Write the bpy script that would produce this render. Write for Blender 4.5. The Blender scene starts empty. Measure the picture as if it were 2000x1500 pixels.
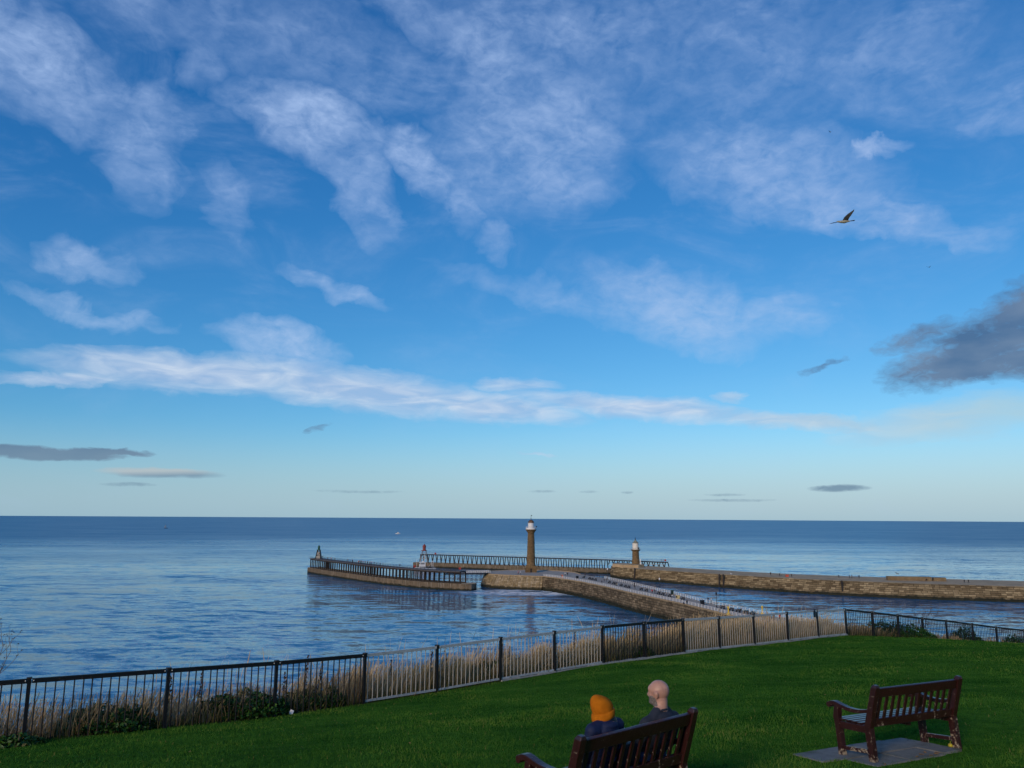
import bpy, bmesh, math, random
import numpy as np
from mathutils import Vector, Matrix, noise as mnoise

random.seed(7)
rng = np.random.default_rng(7)
R = math.radians
scene = bpy.context.scene
COL = scene.collection
CZ = 33.0                      # eye level above the sea, metres

# ------------------------------------------------------------------ camera
cam_data = bpy.data.cameras.new("camera")
cam_data.sensor_width = 36.0
cam_data.lens = 27.0
cam_data.clip_start = 0.1
cam_data.clip_end = 60000
cam = bpy.data.objects.new("camera", cam_data)
COL.objects.link(cam)
cam.matrix_world = (Matrix.Translation((0, 0, CZ)) @ Matrix.Rotation(R(90 + 9.88), 4, 'X')
                    @ Matrix.Rotation(math.atan(12 / 2000), 4, 'Z'))
scene.camera = cam

# ------------------------------------------------------------------ exposure
vs = scene.view_settings
vs.view_transform = 'Standard'
vs.look = 'None'
vs.exposure = 0.0
vs.gamma = 1.0
vs.use_curve_mapping = False
scene.cycles.use_denoising = True
scene.cycles.max_bounces = 6
scene.cycles.diffuse_bounces = 3
scene.cycles.glossy_bounces = 3
scene.cycles.transparent_max_bounces = 8
scene.cycles.caustics_reflective = False
scene.cycles.caustics_refractive = False

# ------------------------------------------------------------------ sun: low, soft, behind the left shoulder
SUN_EL, SUN_AZ = 20.0, 212.0          # azimuth clockwise from +Y
sun_data = bpy.data.lights.new("sun", 'SUN')
sun_data.energy = 2.0
sun_data.angle = R(12)
sun_data.color = (1.0, 0.80, 0.60)
sun = bpy.data.objects.new("sun", sun_data)
COL.objects.link(sun)
sd = Vector((math.sin(R(SUN_AZ)) * math.cos(R(SUN_EL)), math.cos(R(SUN_AZ)) * math.cos(R(SUN_EL)), math.sin(R(SUN_EL))))
sun.rotation_euler = (-sd).to_track_quat('-Z', 'Y').to_euler()
sun.location = (0, 0, 120)

# ------------------------------------------------------------------ node helper
class NT:
    """small wrapper that wires shader nodes"""
    def __init__(self, tree):
        self.t = tree; self.n = tree.nodes; self.l = tree.links
        self.n.clear()
    def node(self, typ, **kw):
        nd = self.n.new(typ)
        for k, v in kw.items():
            setattr(nd, k, v)
        return nd
    def put(self, sock, v):
        if v is None:
            return
        if hasattr(v, 'is_linked') or isinstance(v, bpy.types.NodeSocket):
            self.l.new(v, sock)
        else:
            if isinstance(v, (tuple, list)) and hasattr(sock, 'default_value') and len(sock.default_value) == 4 and len(v) == 3:
                v = (*v, 1.0)
            sock.default_value = v
    def math(self, op, a, b=None, c=None, clamp=False):
        nd = self.node('ShaderNodeMath', operation=op, use_clamp=clamp)
        self.put(nd.inputs[0], a); self.put(nd.inputs[1], b)
        if c is not None: self.put(nd.inputs[2], c)
        return nd.outputs[0]
    def vmath(self, op, a, b=None, out=0):
        nd = self.node('ShaderNodeVectorMath', operation=op)
        self.put(nd.inputs[0], a); self.put(nd.inputs[1], b)
        return nd.outputs[out]
    def scale(self, v, s):
        nd = self.node('ShaderNodeVectorMath', operation='SCALE')
        self.put(nd.inputs[0], v); self.put(nd.inputs[3], s)
        return nd.outputs[0]
    def maprange(self, v, a, b, c=0.0, d=1.0, smooth=False):
        nd = self.node('ShaderNodeMapRange', interpolation_type='SMOOTHSTEP' if smooth else 'LINEAR')
        for i, x in enumerate((v, a, b, c, d)): self.put(nd.inputs[i], x)
        return nd.outputs[0]
    def mix(self, f, a, b, blend='MIX'):
        nd = self.node('ShaderNodeMix', data_type='RGBA', blend_type=blend)
        self.put(nd.inputs[0], f); self.put(nd.inputs[6], a); self.put(nd.inputs[7], b)
        return nd.outputs[2]
    def noise(self, vec, scale, detail=3, rough=0.5, dist=0.0, lac=2.0):
        nd = self.node('ShaderNodeTexNoise')
        self.put(nd.inputs['Vector'], vec); self.put(nd.inputs['Scale'], scale)
        nd.inputs['Detail'].default_value = detail; nd.inputs['Roughness'].default_value = rough
        nd.inputs['Distortion'].default_value = dist; nd.inputs['Lacunarity'].default_value = lac
        return nd
    def mapping(self, vec, loc=(0, 0, 0), rot=(0, 0, 0), scale=(1, 1, 1), typ='POINT'):
        nd = self.node('ShaderNodeMapping', vector_type=typ)
        self.put(nd.inputs[0], vec)
        nd.inputs[1].default_value = loc; nd.inputs[2].default_value = rot; nd.inputs[3].default_value = scale
        return nd.outputs[0]
    def ramp(self, f, stops):
        nd = self.node('ShaderNodeValToRGB')
        cr = nd.color_ramp
        while len(cr.elements) < len(stops): cr.elements.new(0.5)
        for e, (p, c) in zip(cr.elements, stops):
            e.position = p; e.color = (*c, 1.0)
        self.put(nd.inputs[0], f)
        return nd.outputs[0]

def srgb(r, g, b):
    f = lambda v: (v / 255 / 12.92) if v / 255 <= 0.04045 else ((v / 255 + 0.055) / 1.055) ** 2.4
    return (f(r), f(g), f(b))

# ------------------------------------------------------------------ world: Nishita sky with drifting cirrus, a low bank and a few dark scraps
SKY_STRENGTH = 0.1
world = bpy.data.worlds.new("World")
scene.world = world
world.use_nodes = True
w = NT(world.node_tree)
sky = w.node('ShaderNodeTexSky', sky_type='NISHITA')
sky.sun_disc = False
sky.sun_elevation = R(SUN_EL)
sky.sun_rotation = R(SUN_AZ)
sky.altitude = 30
sky.air_density = 1.0
sky.dust_density = 0.4
sky.ozone_density = 3.0
tc = w.node('ShaderNodeTexCoord')
D = w.vmath('NORMALIZE', tc.outputs['Generated'])
sep = w.node('ShaderNodeSeparateXYZ'); w.put(sep.inputs[0], D)
az = w.math('MULTIPLY', w.math('ARCTAN2', sep.outputs[0], sep.outputs[1]), 57.29578)
el = w.math('MULTIPLY', w.math('ARCSINE', sep.outputs[2]), 57.29578)
cmb = w.node('ShaderNodeCombineXYZ'); w.put(cmb.inputs[0], az); w.put(cmb.inputs[1], el)
UV = cmb.outputs[0]                                   # degrees of azimuth and elevation
skyc = sky.outputs[0]
S0 = SKY_STRENGTH
sc_ = w.node('ShaderNodeSeparateColor'); w.put(sc_.inputs[0], skyc)
chan = []
for i, (k, g) in enumerate(((1.05, 1.63), (0.985, 1.05), (1.11, 0.79))):     # camera's rendition of the blue
    v = w.math('MULTIPLY', sc_.outputs[i], S0)
    v = w.math('MULTIPLY', w.math('POWER', v, g), k)
    chan.append(v)
cc = w.node('ShaderNodeCombineColor')
for i in range(3): w.put(cc.inputs[i], chan[i])
clear = cc.outputs[0]

# (azimuth, elevation, half width, half height, tilt, weight), all in degrees
CIRRUS = [(-34.51, 27.38, 4.6, 1.9, -16.4, .85), (-27.31, 24.15, 1.81, 2.57, 1.1, .6), (-23.82, 30.74, 1.63, 1.66, 10.9, .55),
    (-15.78, 27.66, 4.1, 1.6, -11.7, .95), (-12.13, 24.61, 1.6, 3.2, 22.4, .7), (-10.65, 22.17, 1.2, .65, -14.8, .7),
    (-7.41, 25.82, 2.45, 1.15, -19.6, .9), (-4.13, 23.48, 1.2, 1.7, 10.5, .5), (-1.59, 20.62, 1.1, .9, .7, .5),
    (1.93, 27.97, 5.0, 4.1, -1.5, .72), (3.15, 24.44, 3.3, 1.5, -5.9, .7), (-3.52, 33.56, 8.8, 1.25, -22.6, .6),
    (19.49, 24.16, 6.3, 2.1, -19.4, .7), (26.16, 20.17, 5.2, .95, -17.5, .75), (26.54, 24.22, 1.6, .45, -2.7, 1.1),
    (34.44, 24.68, 1.6, .7, 6.8, .5), (12.77, 15.3, 5.1, 1.9, -17.3, .75), (18.58, 14.02, 3.2, 1.05, .6, .6),
    (4.3, 16.4, 6.6, .7, -9.4, .35), (-29.47, 13.49, 3.3, .5, -9.3, .6), (-30.19, 16.32, 1.7, .8, -7.4, .6),
    (-13.65, 16.57, 2.5, .6, -11.0, .6), (-21.27, 21.48, 1.1, 1.7, 26.6, .4), (12.24, 33.08, 18.3, 3.4, -9.6, .36),
    (-20.34, 32.79, 12.4, 2.0, -5.4, .38), (12.11, 29.52, 7.2, 1.0, 24.2, .36), (-16.75, 12.49, 3.2, 1.15, -4.5, .85)]
BANK = [(-30.5, 8.63, 3.9, .46, 5.1, .85), (-27.95, 10.12, 2.97, .88, .9, .8), (-22.14, 9.75, 9.9, 1.28, .2, 1.0),
    (-11.45, 9.17, 10.28, 1.5, -4.7, 1.0), (-1.92, 8.15, 6.92, 1.07, -7.8, .95), (0.0, 9.8, 2.9, .53, .1, .65),
    (9.56, 8.03, 9.39, .79, -4.6, .95), (20.62, 6.8, 8.2, .5, -5.8, .92), (30.0, 6.5, 6.6, 1.25, 3.3, .8), (37.5, 7.0, 5, 1.2, 2, .7),
    (16.19, 8.67, 1.49, .37, -2.2, .65), (1.94, 4.67, 1.45, .13, .1, .5)]
SCRAPS = [(31.6, 10.9, 5.4, 1.8, 18.6, .88), (35.6, 12.7, 4.4, 2.2, 20.9, .88), (31.2, 9.7, 4.4, 1.0, 3.9, .88), (35.0, 9.9, 4.4, 1.4, 0, .88),
    (22.52, 10.58, 1.6, .24, 19.2, .5), (28.6, 12.0, 2.6, .8, 10.2, .62), (-31.19, 3.88, 4.4, .40, 2.6, 1.3),
    (-28.03, 4.12, 3.0, .22, .2, 1.1), (-26.34, 2.03, 1.8, .15, 1.4, .5),
    (-14.45, 6.38, .9, .22, 24.5, .4), (22.98, 2.1, 1.8, .23, -.6, .9), (15.88, 1.32, 3.0, .12, -.1, .45),
    (15.37, 1.72, 1.4, .12, -.1, .45), (-11.16, 1.81, 3.2, .12, .7, .4), (2.32, 1.92, 1.15, .1, .2, .4),
    (5.71, 1.9, .75, .1, .1, .4), (8.5, 1.87, .45, .1, .1, .4)]

def warp(src, sc, amp, stretch=(1, 1, 1), detail=3, seed=0.0):
    nv = w.noise(w.mapping(src, loc=(seed, seed * 1.7, 0), scale=stretch), sc, detail, 0.55)
    off = w.vmath('SUBTRACT', nv.outputs['Color'], (0.5, 0.5, 0.5))
    return w.vmath('ADD', src, w.vmath('MULTIPLY', off, amp))

def field(blobs, src, soft0, soft1):
    """soft ellipses; tilts are binned so that each bin shares one rotated coordinate"""
    tot, bins = None, {}
    for (a, e, hw, hh, rot, s) in blobs:
        k = round(rot / 6) * 6
        if k not in bins:
            bins[k] = w.mapping(src, rot=(0, 0, R(-k)))
        c, sn = math.cos(R(-k)), math.sin(R(-k))
        x, y = a * c - e * sn, a * sn + e * c
        nd = w.node('ShaderNodeVectorMath', operation='MULTIPLY_ADD')
        w.put(nd.inputs[0], bins[k]); nd.inputs[1].default_value = (1 / hw, 1 / hh, 0); nd.inputs[2].default_value = (-x / hw, -y / hh, 0)
        ln = w.vmath('DOT_PRODUCT', nd.outputs[0], nd.outputs[0], out=1)
        v = w.maprange(ln, soft0 * soft0, soft1 * soft1, s, 0.0)
        tot = v if tot is None else w.math('MAXIMUM', tot, v)
    return tot

UVF = w.mapping(UV, scale=(1, 1, 0))
# cirrus: pulled out along a slant, feathered by fine noise
uv_c = warp(warp(UVF, 0.16, (6.0, 3.6, 0), (1, 1.4, 1), 2, 3.1), 0.5, (3.4, 2.2, 0), (1, 1.2, 1), 6, 8.0)
fc = field(CIRRUS, uv_c, 0.0, 1.75)
slant = w.mapping(UVF, rot=(0, 0, R(34)), scale=(0.75, 1.15, 1))
n1 = w.noise(slant, 0.5, 6, 0.55, 0.7).outputs[0]
n2 = w.noise(w.mapping(UVF, rot=(0, 0, R(52)), scale=(0.6, 1.2, 1), loc=(5, 2, 0)), 1.5, 6, 0.6, 0.6).outputs[0]
veil = w.noise(w.mapping(UVF, rot=(0, 0, R(16)), scale=(0.4, 1.0, 1), loc=(11, 4, 0)), 0.22, 6, 0.6, 0.9).outputs[0]
tex = w.math('ADD', w.math('MULTIPLY', w.maprange(n1, 0.30, 0.72), 0.72), w.math('MULTIPLY', w.maprange(n2, 0.32, 0.72), 0.38))
high = w.maprange(el, 11, 24, 0.0, 1.0, smooth=True)
cir = w.math('ADD', w.math('MULTIPLY', fc, w.math('ADD', tex, 0.28)),
             w.math('MULTIPLY', w.math('MULTIPLY', w.maprange(veil, 0.42, 0.78, 0, 0.42, True), w.math('ADD', tex, 0.2)), w.math('ADD', w.math('MULTIPLY', high, 0.7), 0.3)))
cir = w.math('MULTIPLY', cir, 0.80, clamp=True)
# bank
uv_b = warp(warp(UVF, 0.30, (3.0, 1.1, 0), (1, 2.4, 1), 2, 1.3), 1.3, (1.4, 0.5, 0), (1, 2.5, 1), 5, 4.0)
fb = field(BANK, uv_b, 0.2, 1.25)
nb = w.noise(w.mapping(UVF, scale=(0.4, 1.5, 1), rot=(0, 0, R(4))), 0.7, 5, 0.52, 0.8).outputs[0]
bank = w.math('MULTIPLY', fb, w.maprange(nb, 0.22, 0.64, 0.62, 1.0), clamp=True)
# dark scraps
uv_s = warp(warp(UVF, 0.35, (3.0, 1.2, 0), (1, 2.0, 1), 2, 6.0), 0.9, (1.7, 0.8, 0), (1, 1.7, 1), 6, 2.0)
calm = w.maprange(el, 1.5, 8.0, 0.12, 1.0)                       # low clouds are flat streaks
uv_s = w.vmath('ADD', UVF, w.scale(w.vmath('SUBTRACT', uv_s, UVF), calm))
fs = field(SCRAPS, uv_s, 0.3, 1.25)
fp = w.maprange(field([(-24.39, 2.83, 3.9, .36, 2.7, 1.0)], uv_s, 0.3, 1.15), 0.1, 0.8, 0, 0.9)
rag = w.noise(w.mapping(UVF, scale=(0.8, 1.5, 1), rot=(0, 0, R(-15))), 1.6, 6, 0.6, 0.8).outputs[0]
scr = w.maprange(w.math('ADD', fs, w.math('MULTIPLY', w.math('SUBTRACT', rag, 0.5), w.math('MULTIPLY', w.maprange(fs, 0.02, 0.3), 0.75))), 0.12, 0.78, 0, 0.9)

ncol = w.noise(w.mapping(UVF, scale=(0.5, 1.2, 1)), 0.4, 4, 0.5).outputs[0]
c_cir = w.mix(high, srgb(176, 202, 238), srgb(160, 188, 232))
c_bank = w.mix(w.maprange(nb, 0.35, 0.65), srgb(168, 192, 226), srgb(200, 216, 236))
c_bank = w.mix(w.maprange(az, 12, 34), c_bank, srgb(178, 205, 214))
c_scr = w.mix(w.maprange(ncol, 0.35, 0.68), srgb(74, 103, 141), srgb(112, 131, 158))
c_scr = w.mix(w.maprange(el, 6.5, 2.0), c_scr, srgb(118, 146, 168))
clear = w.mix(w.maprange(el, 7.0, 0.0, 0.0, 0.75, True), clear, srgb(160, 192, 208))
out = w.mix(cir, clear, c_cir)
out = w.mix(bank, out, c_bank)
out = w.mix(scr, out, c_scr)
out = w.mix(fp, out, w.mix(w.maprange(w.math('ADD', el, w.math('MULTIPLY', az, -0.045)), 3.72, 4.08), srgb(122, 150, 172), srgb(178, 190, 196)))
out = w.mix(1.0, out, (1 / S0,) * 3, 'MULTIPLY')
bg = w.node('ShaderNodeBackground')
w.put(bg.inputs[0], out); bg.inputs[1].default_value = S0
wo = w.node('ShaderNodeOutputWorld'); w.l.new(bg.outputs[0], wo.inputs[0])
world.cycles.sampling_method = 'MANUAL'
world.cycles.sample_map_resolution = 256
scene.cycles.use_adaptive_sampling = True
scene.cycles.adaptive_threshold = 0.015
scene.cycles.adaptive_min_samples = 12
# ------------------------------------------------------------------ mesh helpers
class MB:
    """collects faces of one part, in world metres; build() links them as ONE mesh object"""
    def __init__(self):
        self.v = []; self.f = []; self.m = []; self.uv = {}
    def add(self, vs, fs, mi=0):
        o = len(self.v); self.v += [tuple(p) for p in vs]
        for f in fs:
            self.f.append(tuple(o + i for i in f)); self.m.append(mi)
        return self
    def box(self, c, s, rz=0.0, mi=0, M=None):
        hx, hy, hz = s[0] / 2, s[1] / 2, s[2] / 2
        T = M if M is not None else Matrix.Translation(c) @ Matrix.Rotation(rz, 4, 'Z')
        vs = [T @ Vector((x * hx, y * hy, z * hz)) for x in (-1, 1) for y in (-1, 1) for z in (-1, 1)]
        return self.add(vs, [(0, 1, 3, 2), (4, 6, 7, 5), (0, 4, 5, 1), (2, 3, 7, 6), (0, 2, 6, 4), (1, 5, 7, 3)], mi)
    def bar(self, a, b, wd, th, up=(0, 0, 1), mi=0):
        a = Vector(a); b = Vector(b); d = b - a; L = d.length
        x = d.normalized(); u = Vector(up)
        y = u.cross(x)
        if y.length < 1e-4: y = Vector((1, 0, 0)).cross(x)
        y.normalize(); z = x.cross(y)
        M = Matrix((( x.x, y.x, z.x, (a.x + b.x) / 2), (x.y, y.y, z.y, (a.y + b.y) / 2), (x.z, y.z, z.z, (a.z + b.z) / 2), (0, 0, 0, 1)))
        return self.box(None, (L, wd, th), mi=mi, M=M)
    def tube(self, pts, rad, n=8, mi=0, cap=True):
        pts = [Vector(p) for p in pts]
        rad = rad if isinstance(rad, (list, tuple)) else [rad] * len(pts)
        rings = []; vs = []
        ref = None
        for i, p in enumerate(pts):
            t = (pts[min(i + 1, len(pts) - 1)] - pts[max(i - 1, 0)]).normalized()
            if ref is None:
                ref = Vector((0, 0, 1)) if abs(t.z) < 0.9 else Vector((1, 0, 0))
            x = (ref - t * ref.dot(t)); x.normalize(); y = t.cross(x); ref = x
            for k in range(n):
                a = 2 * math.pi * k / n
                vs.append(p + (x * math.cos(a) + y * math.sin(a)) * rad[i])
        fs = []
        for i in range(len(pts) - 1):
            for k in range(n):
                k2 = (k + 1) % n
                fs.append((i * n + k, i * n + k2, (i + 1) * n + k2, (i + 1) * n + k))
        if cap:
            fs.append(tuple(reversed(range(n)))); fs.append(tuple((len(pts) - 1) * n + k for k in range(n)))
        return self.add(vs, fs, mi)
    def lathe(self, c, prof, n=24, mi=0, rfun=None):
        vs = []; fs = []
        for (r, z) in prof:
            for k in range(n):
                a = 2 * math.pi * k / n
                rr = r * (rfun(a, z) if rfun else 1)
                vs.append((c[0] + rr * math.cos(a), c[1] + rr * math.sin(a), c[2] + z))
        for i in range(len(prof) - 1):
            for k in range(n):
                k2 = (k + 1) % n
                fs.append((i * n + k, i * n + k2, (i + 1) * n + k2, (i + 1) * n + k))
        fs.append(tuple(reversed(range(n)))); fs.append(tuple((len(prof) - 1) * n + k for k in range(n)))
        return self.add(vs, fs, mi)
    def prism(self, poly, z0, z1, mi=0):
        n = len(poly)
        vs = [(x, y, z0) for x, y in poly] + [(x, y, z1) for x, y in poly]
        fs = [(i, (i + 1) % n, n + (i + 1) % n, n + i) for i in range(n)]
        fs += [tuple(reversed(range(n))), tuple(range(n, 2 * n))]
        return self.add(vs, fs, mi)
    def ball(self, c, r, n=8, mi=0, sc=(1, 1, 1)):
        m = max(4, n // 2 + 1); prof = []
        vs = []; fs = []
        for i in range(m + 1):
            t = math.pi * i / m
            for k in range(n):
                a = 2 * math.pi * k / n
                vs.append((c[0] + r * sc[0] * math.sin(t) * math.cos(a), c[1] + r * sc[1] * math.sin(t) * math.sin(a), c[2] - r * sc[2] * math.cos(t)))
        for i in range(m):
            for k in range(n):
                k2 = (k + 1) % n
                fs.append((i * n + k, i * n + k2, (i + 1) * n + k2, (i + 1) * n + k))
        return self.add(vs, fs, mi)
    def mesh(self, name, mats, off=(0, 0, 0), smooth=False):
        me = bpy.data.meshes.new(name)
        me.from_pydata([(p[0] - off[0], p[1] - off[1], p[2] - off[2]) for p in self.v], [], self.f)
        for m in (mats if isinstance(mats, (list, tuple)) else [mats]): me.materials.append(m)
        if any(self.m): me.polygons.foreach_set('material_index', self.m)
        me.update()
        bm = bmesh.new(); bm.from_mesh(me)
        bmesh.ops.remove_doubles(bm, verts=bm.verts, dist=1e-5)
        bmesh.ops.recalc_face_normals(bm, faces=bm.faces)
        bm.to_mesh(me); bm.free()
        if smooth: me.polygons.foreach_set('use_smooth', [True] * len(me.polygons))
        return me

def wmat(o):
    M = o.matrix_basis.copy()
    while o.parent:
        o = o.parent; M = o.matrix_basis @ M
    return M
def link(name, data, parent=None, loc=None):
    o = bpy.data.objects.new(name, data); COL.objects.link(o)
    if loc is not None: o.location = loc
    if parent is not None: o.parent = parent
    return o
def tag(o, label=None, cat=None, group=None, kind=None):
    if label: o['label'] = label
    if cat: o['category'] = cat
    if group: o['group'] = group
    if kind: o['kind'] = kind
    return o
def thing(name, label, cat, loc=(0, 0, 0), rz=0.0, group=None):
    o = link(name, None, loc=loc); o.rotation_euler = (0, 0, rz); o.empty_display_size = 0.2
    return tag(o, label, cat, group)
def part(name, mb, mats, parent, smooth=False, local=False, label=None):
    """mb in world metres unless local"""
    off = (0, 0, 0)
    if not local:
        off = wmat(parent).translation if parent else (0, 0, 0)
    o = link(name, mb.mesh(name, mats, off, smooth), parent)
    if label: o['label'] = label
    return o
def solo(name, mb, mats, label, cat, loc, group=None, smooth=False, rz=0):
    o = link(name, mb.mesh(name, mats, (0, 0, 0), smooth), None, loc); o.rotation_euler = (0, 0, rz)
    return tag(o, label, cat, group)
def copy_tree(o, parent=None):
    c = o.copy(); COL.objects.link(c); c.parent = parent
    for ch in list(o.children): copy_tree(ch, c)
    return c
def resample(pts, step):
    pts = [Vector(p) for p in pts]; out = [pts[0]]
    for a, b in zip(pts, pts[1:]):
        n = max(1, round((b - a).length / step))
        for i in range(1, n + 1): out.append(a.lerp(b, i / n))
    return out
def smooth_path(pts, n=3):
    """Chaikin corner cutting, ends kept"""
    pts = [Vector(p) for p in pts]
    for _ in range(n):
        o = [pts[0]]
        for a, b in zip(pts, pts[1:]): o += [a.lerp(b, .25), a.lerp(b, .75)]
        o.append(pts[-1]); pts = o
    return pts
def even(pts, step):
    """points at equal arc length"""
    pts = [Vector(p) for p in pts]; L = [0]
    for a, b in zip(pts, pts[1:]): L.append(L[-1] + (b - a).length)
    n = max(1, round(L[-1] / step)); out = []; j = 0
    for i in range(n + 1):
        s = L[-1] * i / n
        while j < len(L) - 2 and L[j + 1] < s: j += 1
        out.append(pts[j].lerp(pts[j + 1], (s - L[j]) / max(1e-9, L[j + 1] - L[j])))
    return out
def normals2d(pts):
    out = []
    for i in range(len(pts)):
        t = pts[min(i + 1, len(pts) - 1)] - pts[max(i - 1, 0)]
        t = Vector((t.x, t.y, 0)).normalized(); out.append(Vector((-t.y, t.x, 0)))
    return out

# ------------------------------------------------------------------ materials
def mat(name, build, **kw):
    m = bpy.data.materials.new(name); m.use_nodes = True
    t = NT(m.node_tree)
    b = t.node('ShaderNodeBsdfPrincipled'); o = t.node('ShaderNodeOutputMaterial')
    t.l.new(b.outputs[0], o.inputs[0])
    build(t, b)
    for k, v in kw.items(): t.put(b.inputs[k.replace('_', ' ')], v)
    return m
def plain(name, col, rough=0.7, var=0.25, sc=6.0, metal=0.0, spec=0.3, bump=0.0):
    def f(t, b):
        P = t.node('ShaderNodeTexCoord').outputs['Object']
        n = t.noise(P, sc, 4, 0.6).outputs[0]
        k = t.maprange(n, 0.25, 0.75, 1 - var, 1 + var)
        t.put(b.inputs['Base Color'], t.mix(1.0, col, t.node('ShaderNodeCombineXYZ').outputs[0], 'MIX') if False else t.vmath('MULTIPLY', (*col[:3],), t.scale((1, 1, 1), k)))
        b.inputs['Roughness'].default_value = rough
        b.inputs['Metallic'].default_value = metal
        b.inputs['Specular IOR Level'].default_value = spec
        if bump:
            bp = t.node('ShaderNodeBump'); bp.inputs['Strength'].default_value = 1.0; bp.inputs['Distance'].default_value = bump
            t.put(bp.inputs['Height'], n); t.put(b.inputs['Normal'], bp.outputs[0])
    return mat(name, f)

def masonry(name, c1, c2, c3, bw, bh, weed=1.4, streak=0.0, mortar=0.035):
    """coursed stone on UV metres (u along, v height); weed darkens the tidal foot"""
    def f(t, b):
        uv = t.node('ShaderNodeUVMap').outputs[0]
        wob = t.vmath('ADD', uv, t.scale(t.vmath('SUBTRACT', t.noise(uv, 0.5, 2).outputs['Color'], (0.5, 0.5, 0.5)), 0.35))
        br = t.node('ShaderNodeTexBrick', offset=0.37, squash=0.7, squash_frequency=3)
        t.put(br.inputs['Vector'], wob)
        br.inputs['Color1'].default_value = (0, 0, 0, 1); br.inputs['Color2'].default_value = (1, 1, 1, 1); br.inputs['Mortar'].default_value = (0.2, 0.2, 0.2, 1)
        br.inputs['Scale'].default_value = 1; br.inputs['Mortar Size'].default_value = mortar; br.inputs['Mortar Smooth'].default_value = 0.3
        br.inputs['Brick Width'].default_value = bw; br.inputs['Row Height'].default_value = bh
        br2 = t.node('ShaderNodeTexBrick', offset=0.61, squash=1.4, squash_frequency=2)
        t.put(br2.inputs['Vector'], t.mapping(wob, loc=(3.3, 0.0, 0)))
        br2.inputs['Color1'].default_value = (0, 0, 0, 1); br2.inputs['Color2'].default_value = (1, 1, 1, 1); br2.inputs['Mortar'].default_value = (0.5, 0.5, 0.5, 1)
        br2.inputs['Scale'].default_value = 1; br2.inputs['Mortar Size'].default_value = 0.0
        br2.inputs['Brick Width'].default_value = bw * 2.3; br2.inputs['Row Height'].default_value = bh * 2
        tone = t.maprange(t.math('ADD', t.math('MULTIPLY', br.outputs['Color'], 0.7), t.math('MULTIPLY', br2.outputs['Color'], 0.3)), 0.2, 0.85)
        n = t.noise(uv, 0.35, 5, 0.65).outputs[0]
        col = t.mix(tone, c1, c2)
        col = t.mix(t.maprange(n, 0.42, 0.72), col, c3)
        fine = t.noise(uv, 5, 4, 0.7).outputs[0]
        col = t.vmath('MULTIPLY', col, t.scale((1, 1, 1), t.maprange(fine, 0.2, 0.8, 0.7, 1.3)))
        if streak:
            st = t.noise(t.mapping(uv, scale=(1.6, 0.12, 1)), 1.0, 4, 0.6).outputs[0]
            col = t.mix(t.maprange(st, 0.52, 0.75, 0, streak), col, (0.42, 0.37, 0.30))
            st2 = t.noise(t.mapping(uv, scale=(1.2, 0.1, 1), loc=(7, 0, 0)), 1.0, 4, 0.6).outputs[0]
            col = t.mix(t.maprange(st2, 0.5, 0.75, 0, streak), col, (0.07, 0.06, 0.04))
        col = t.vmath('MULTIPLY', col, t.scale((1, 1, 1), t.maprange(br.outputs['Fac'], 0, 1, 1.0, 0.35)))
        sp = t.node('ShaderNodeSeparateXYZ'); t.put(sp.inputs[0], uv)
        if weed > 0: lv = t.math('ADD', sp.outputs[1], t.math('MULTIPLY', t.math('SUBTRACT', t.noise(uv, 0.5, 4, .65).outputs[0], 0.5), 2.2))
        if weed > 0: col = t.mix(t.maprange(lv, weed * 0.55, weed * 1.25, 0.94, 0.0, True), col, (0.016, 0.018, 0.010))
        t.put(b.inputs['Base Color'], col)
        b.inputs['Roughness'].default_value = 0.85; b.inputs['Specular IOR Level'].default_value = 0.2
        bp = t.node('ShaderNodeBump'); bp.inputs['Strength'].default_value = 0.9; bp.inputs['Distance'].default_value = 0.12
        t.put(bp.inputs['Height'], t.math('ADD', t.math('MULTIPLY', br.outputs['Fac'], -1.0), t.math('MULTIPLY', t.math('ADD', fine, tone), 0.5)))
        t.put(b.inputs['Normal'], bp.outputs[0])
    return mat(name, f)

M_WEST = masonry('west_pier_stone', (0.085, 0.060, 0.034), (0.29, 0.215, 0.13), (0.105, 0.08, 0.046), 2.1, 0.8, 1.7, 0.0, 0.07)
M_HEAD = masonry('pier_head_stone', (0.20, 0.14, 0.07), (0.44, 0.34, 0.21), (0.28, 0.20, 0.09), 1.6, 0.7, 1.3, 0.75)
M_EAST = masonry('east_pier_stone', (0.11, 0.074, 0.036), (0.42, 0.31, 0.165), (0.18, 0.125, 0.06), 2.8, 0.8, 1.4, 0.0, 0.07)
M_CONC = masonry('stained_concrete', (0.15, 0.11, 0.07), (0.21, 0.155, 0.10), (0.10, 0.075, 0.045), 9.0, 30.0, 0.9, 0.7, 0.05)
M_TOWER = masonry('tower_stone', (0.15, 0.095, 0.045), (0.27, 0.175, 0.085), (0.19, 0.12, 0.055), 1.3, 0.45, -50, 0.0, 0.025)
M_DECK = plain('worn_paving', (0.36, 0.30, 0.235), 0.85, 0.22, 0.5)
M_EDECK = plain('rough_stone_top', (0.42, 0.30, 0.17), 0.9, 0.35, 0.25)
M_TIMBER = plain('weathered_timber', (0.030, 0.024, 0.020), 0.8, 0.4, 1.5)
M_WHITE = plain('white_paint', (0.72, 0.70, 0.67), 0.45, 0.06, 2.0)
M_BLACKP = plain('black_paint', (0.012, 0.012, 0.014), 0.38, 0.35, 9.0, 0.0, 0.45)
M_DARK = plain('dark_metal', (0.02, 0.021, 0.025), 0.5, 0.2)
M_RED = plain('red_paint', (0.36, 0.035, 0.028), 0.45, 0.12)
M_GREEN = plain('green_paint', (0.02, 0.085, 0.045), 0.5, 0.2)
M_YELLOW = plain('yellow_paint', (0.62, 0.42, 0.06), 0.5, 0.12)
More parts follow.
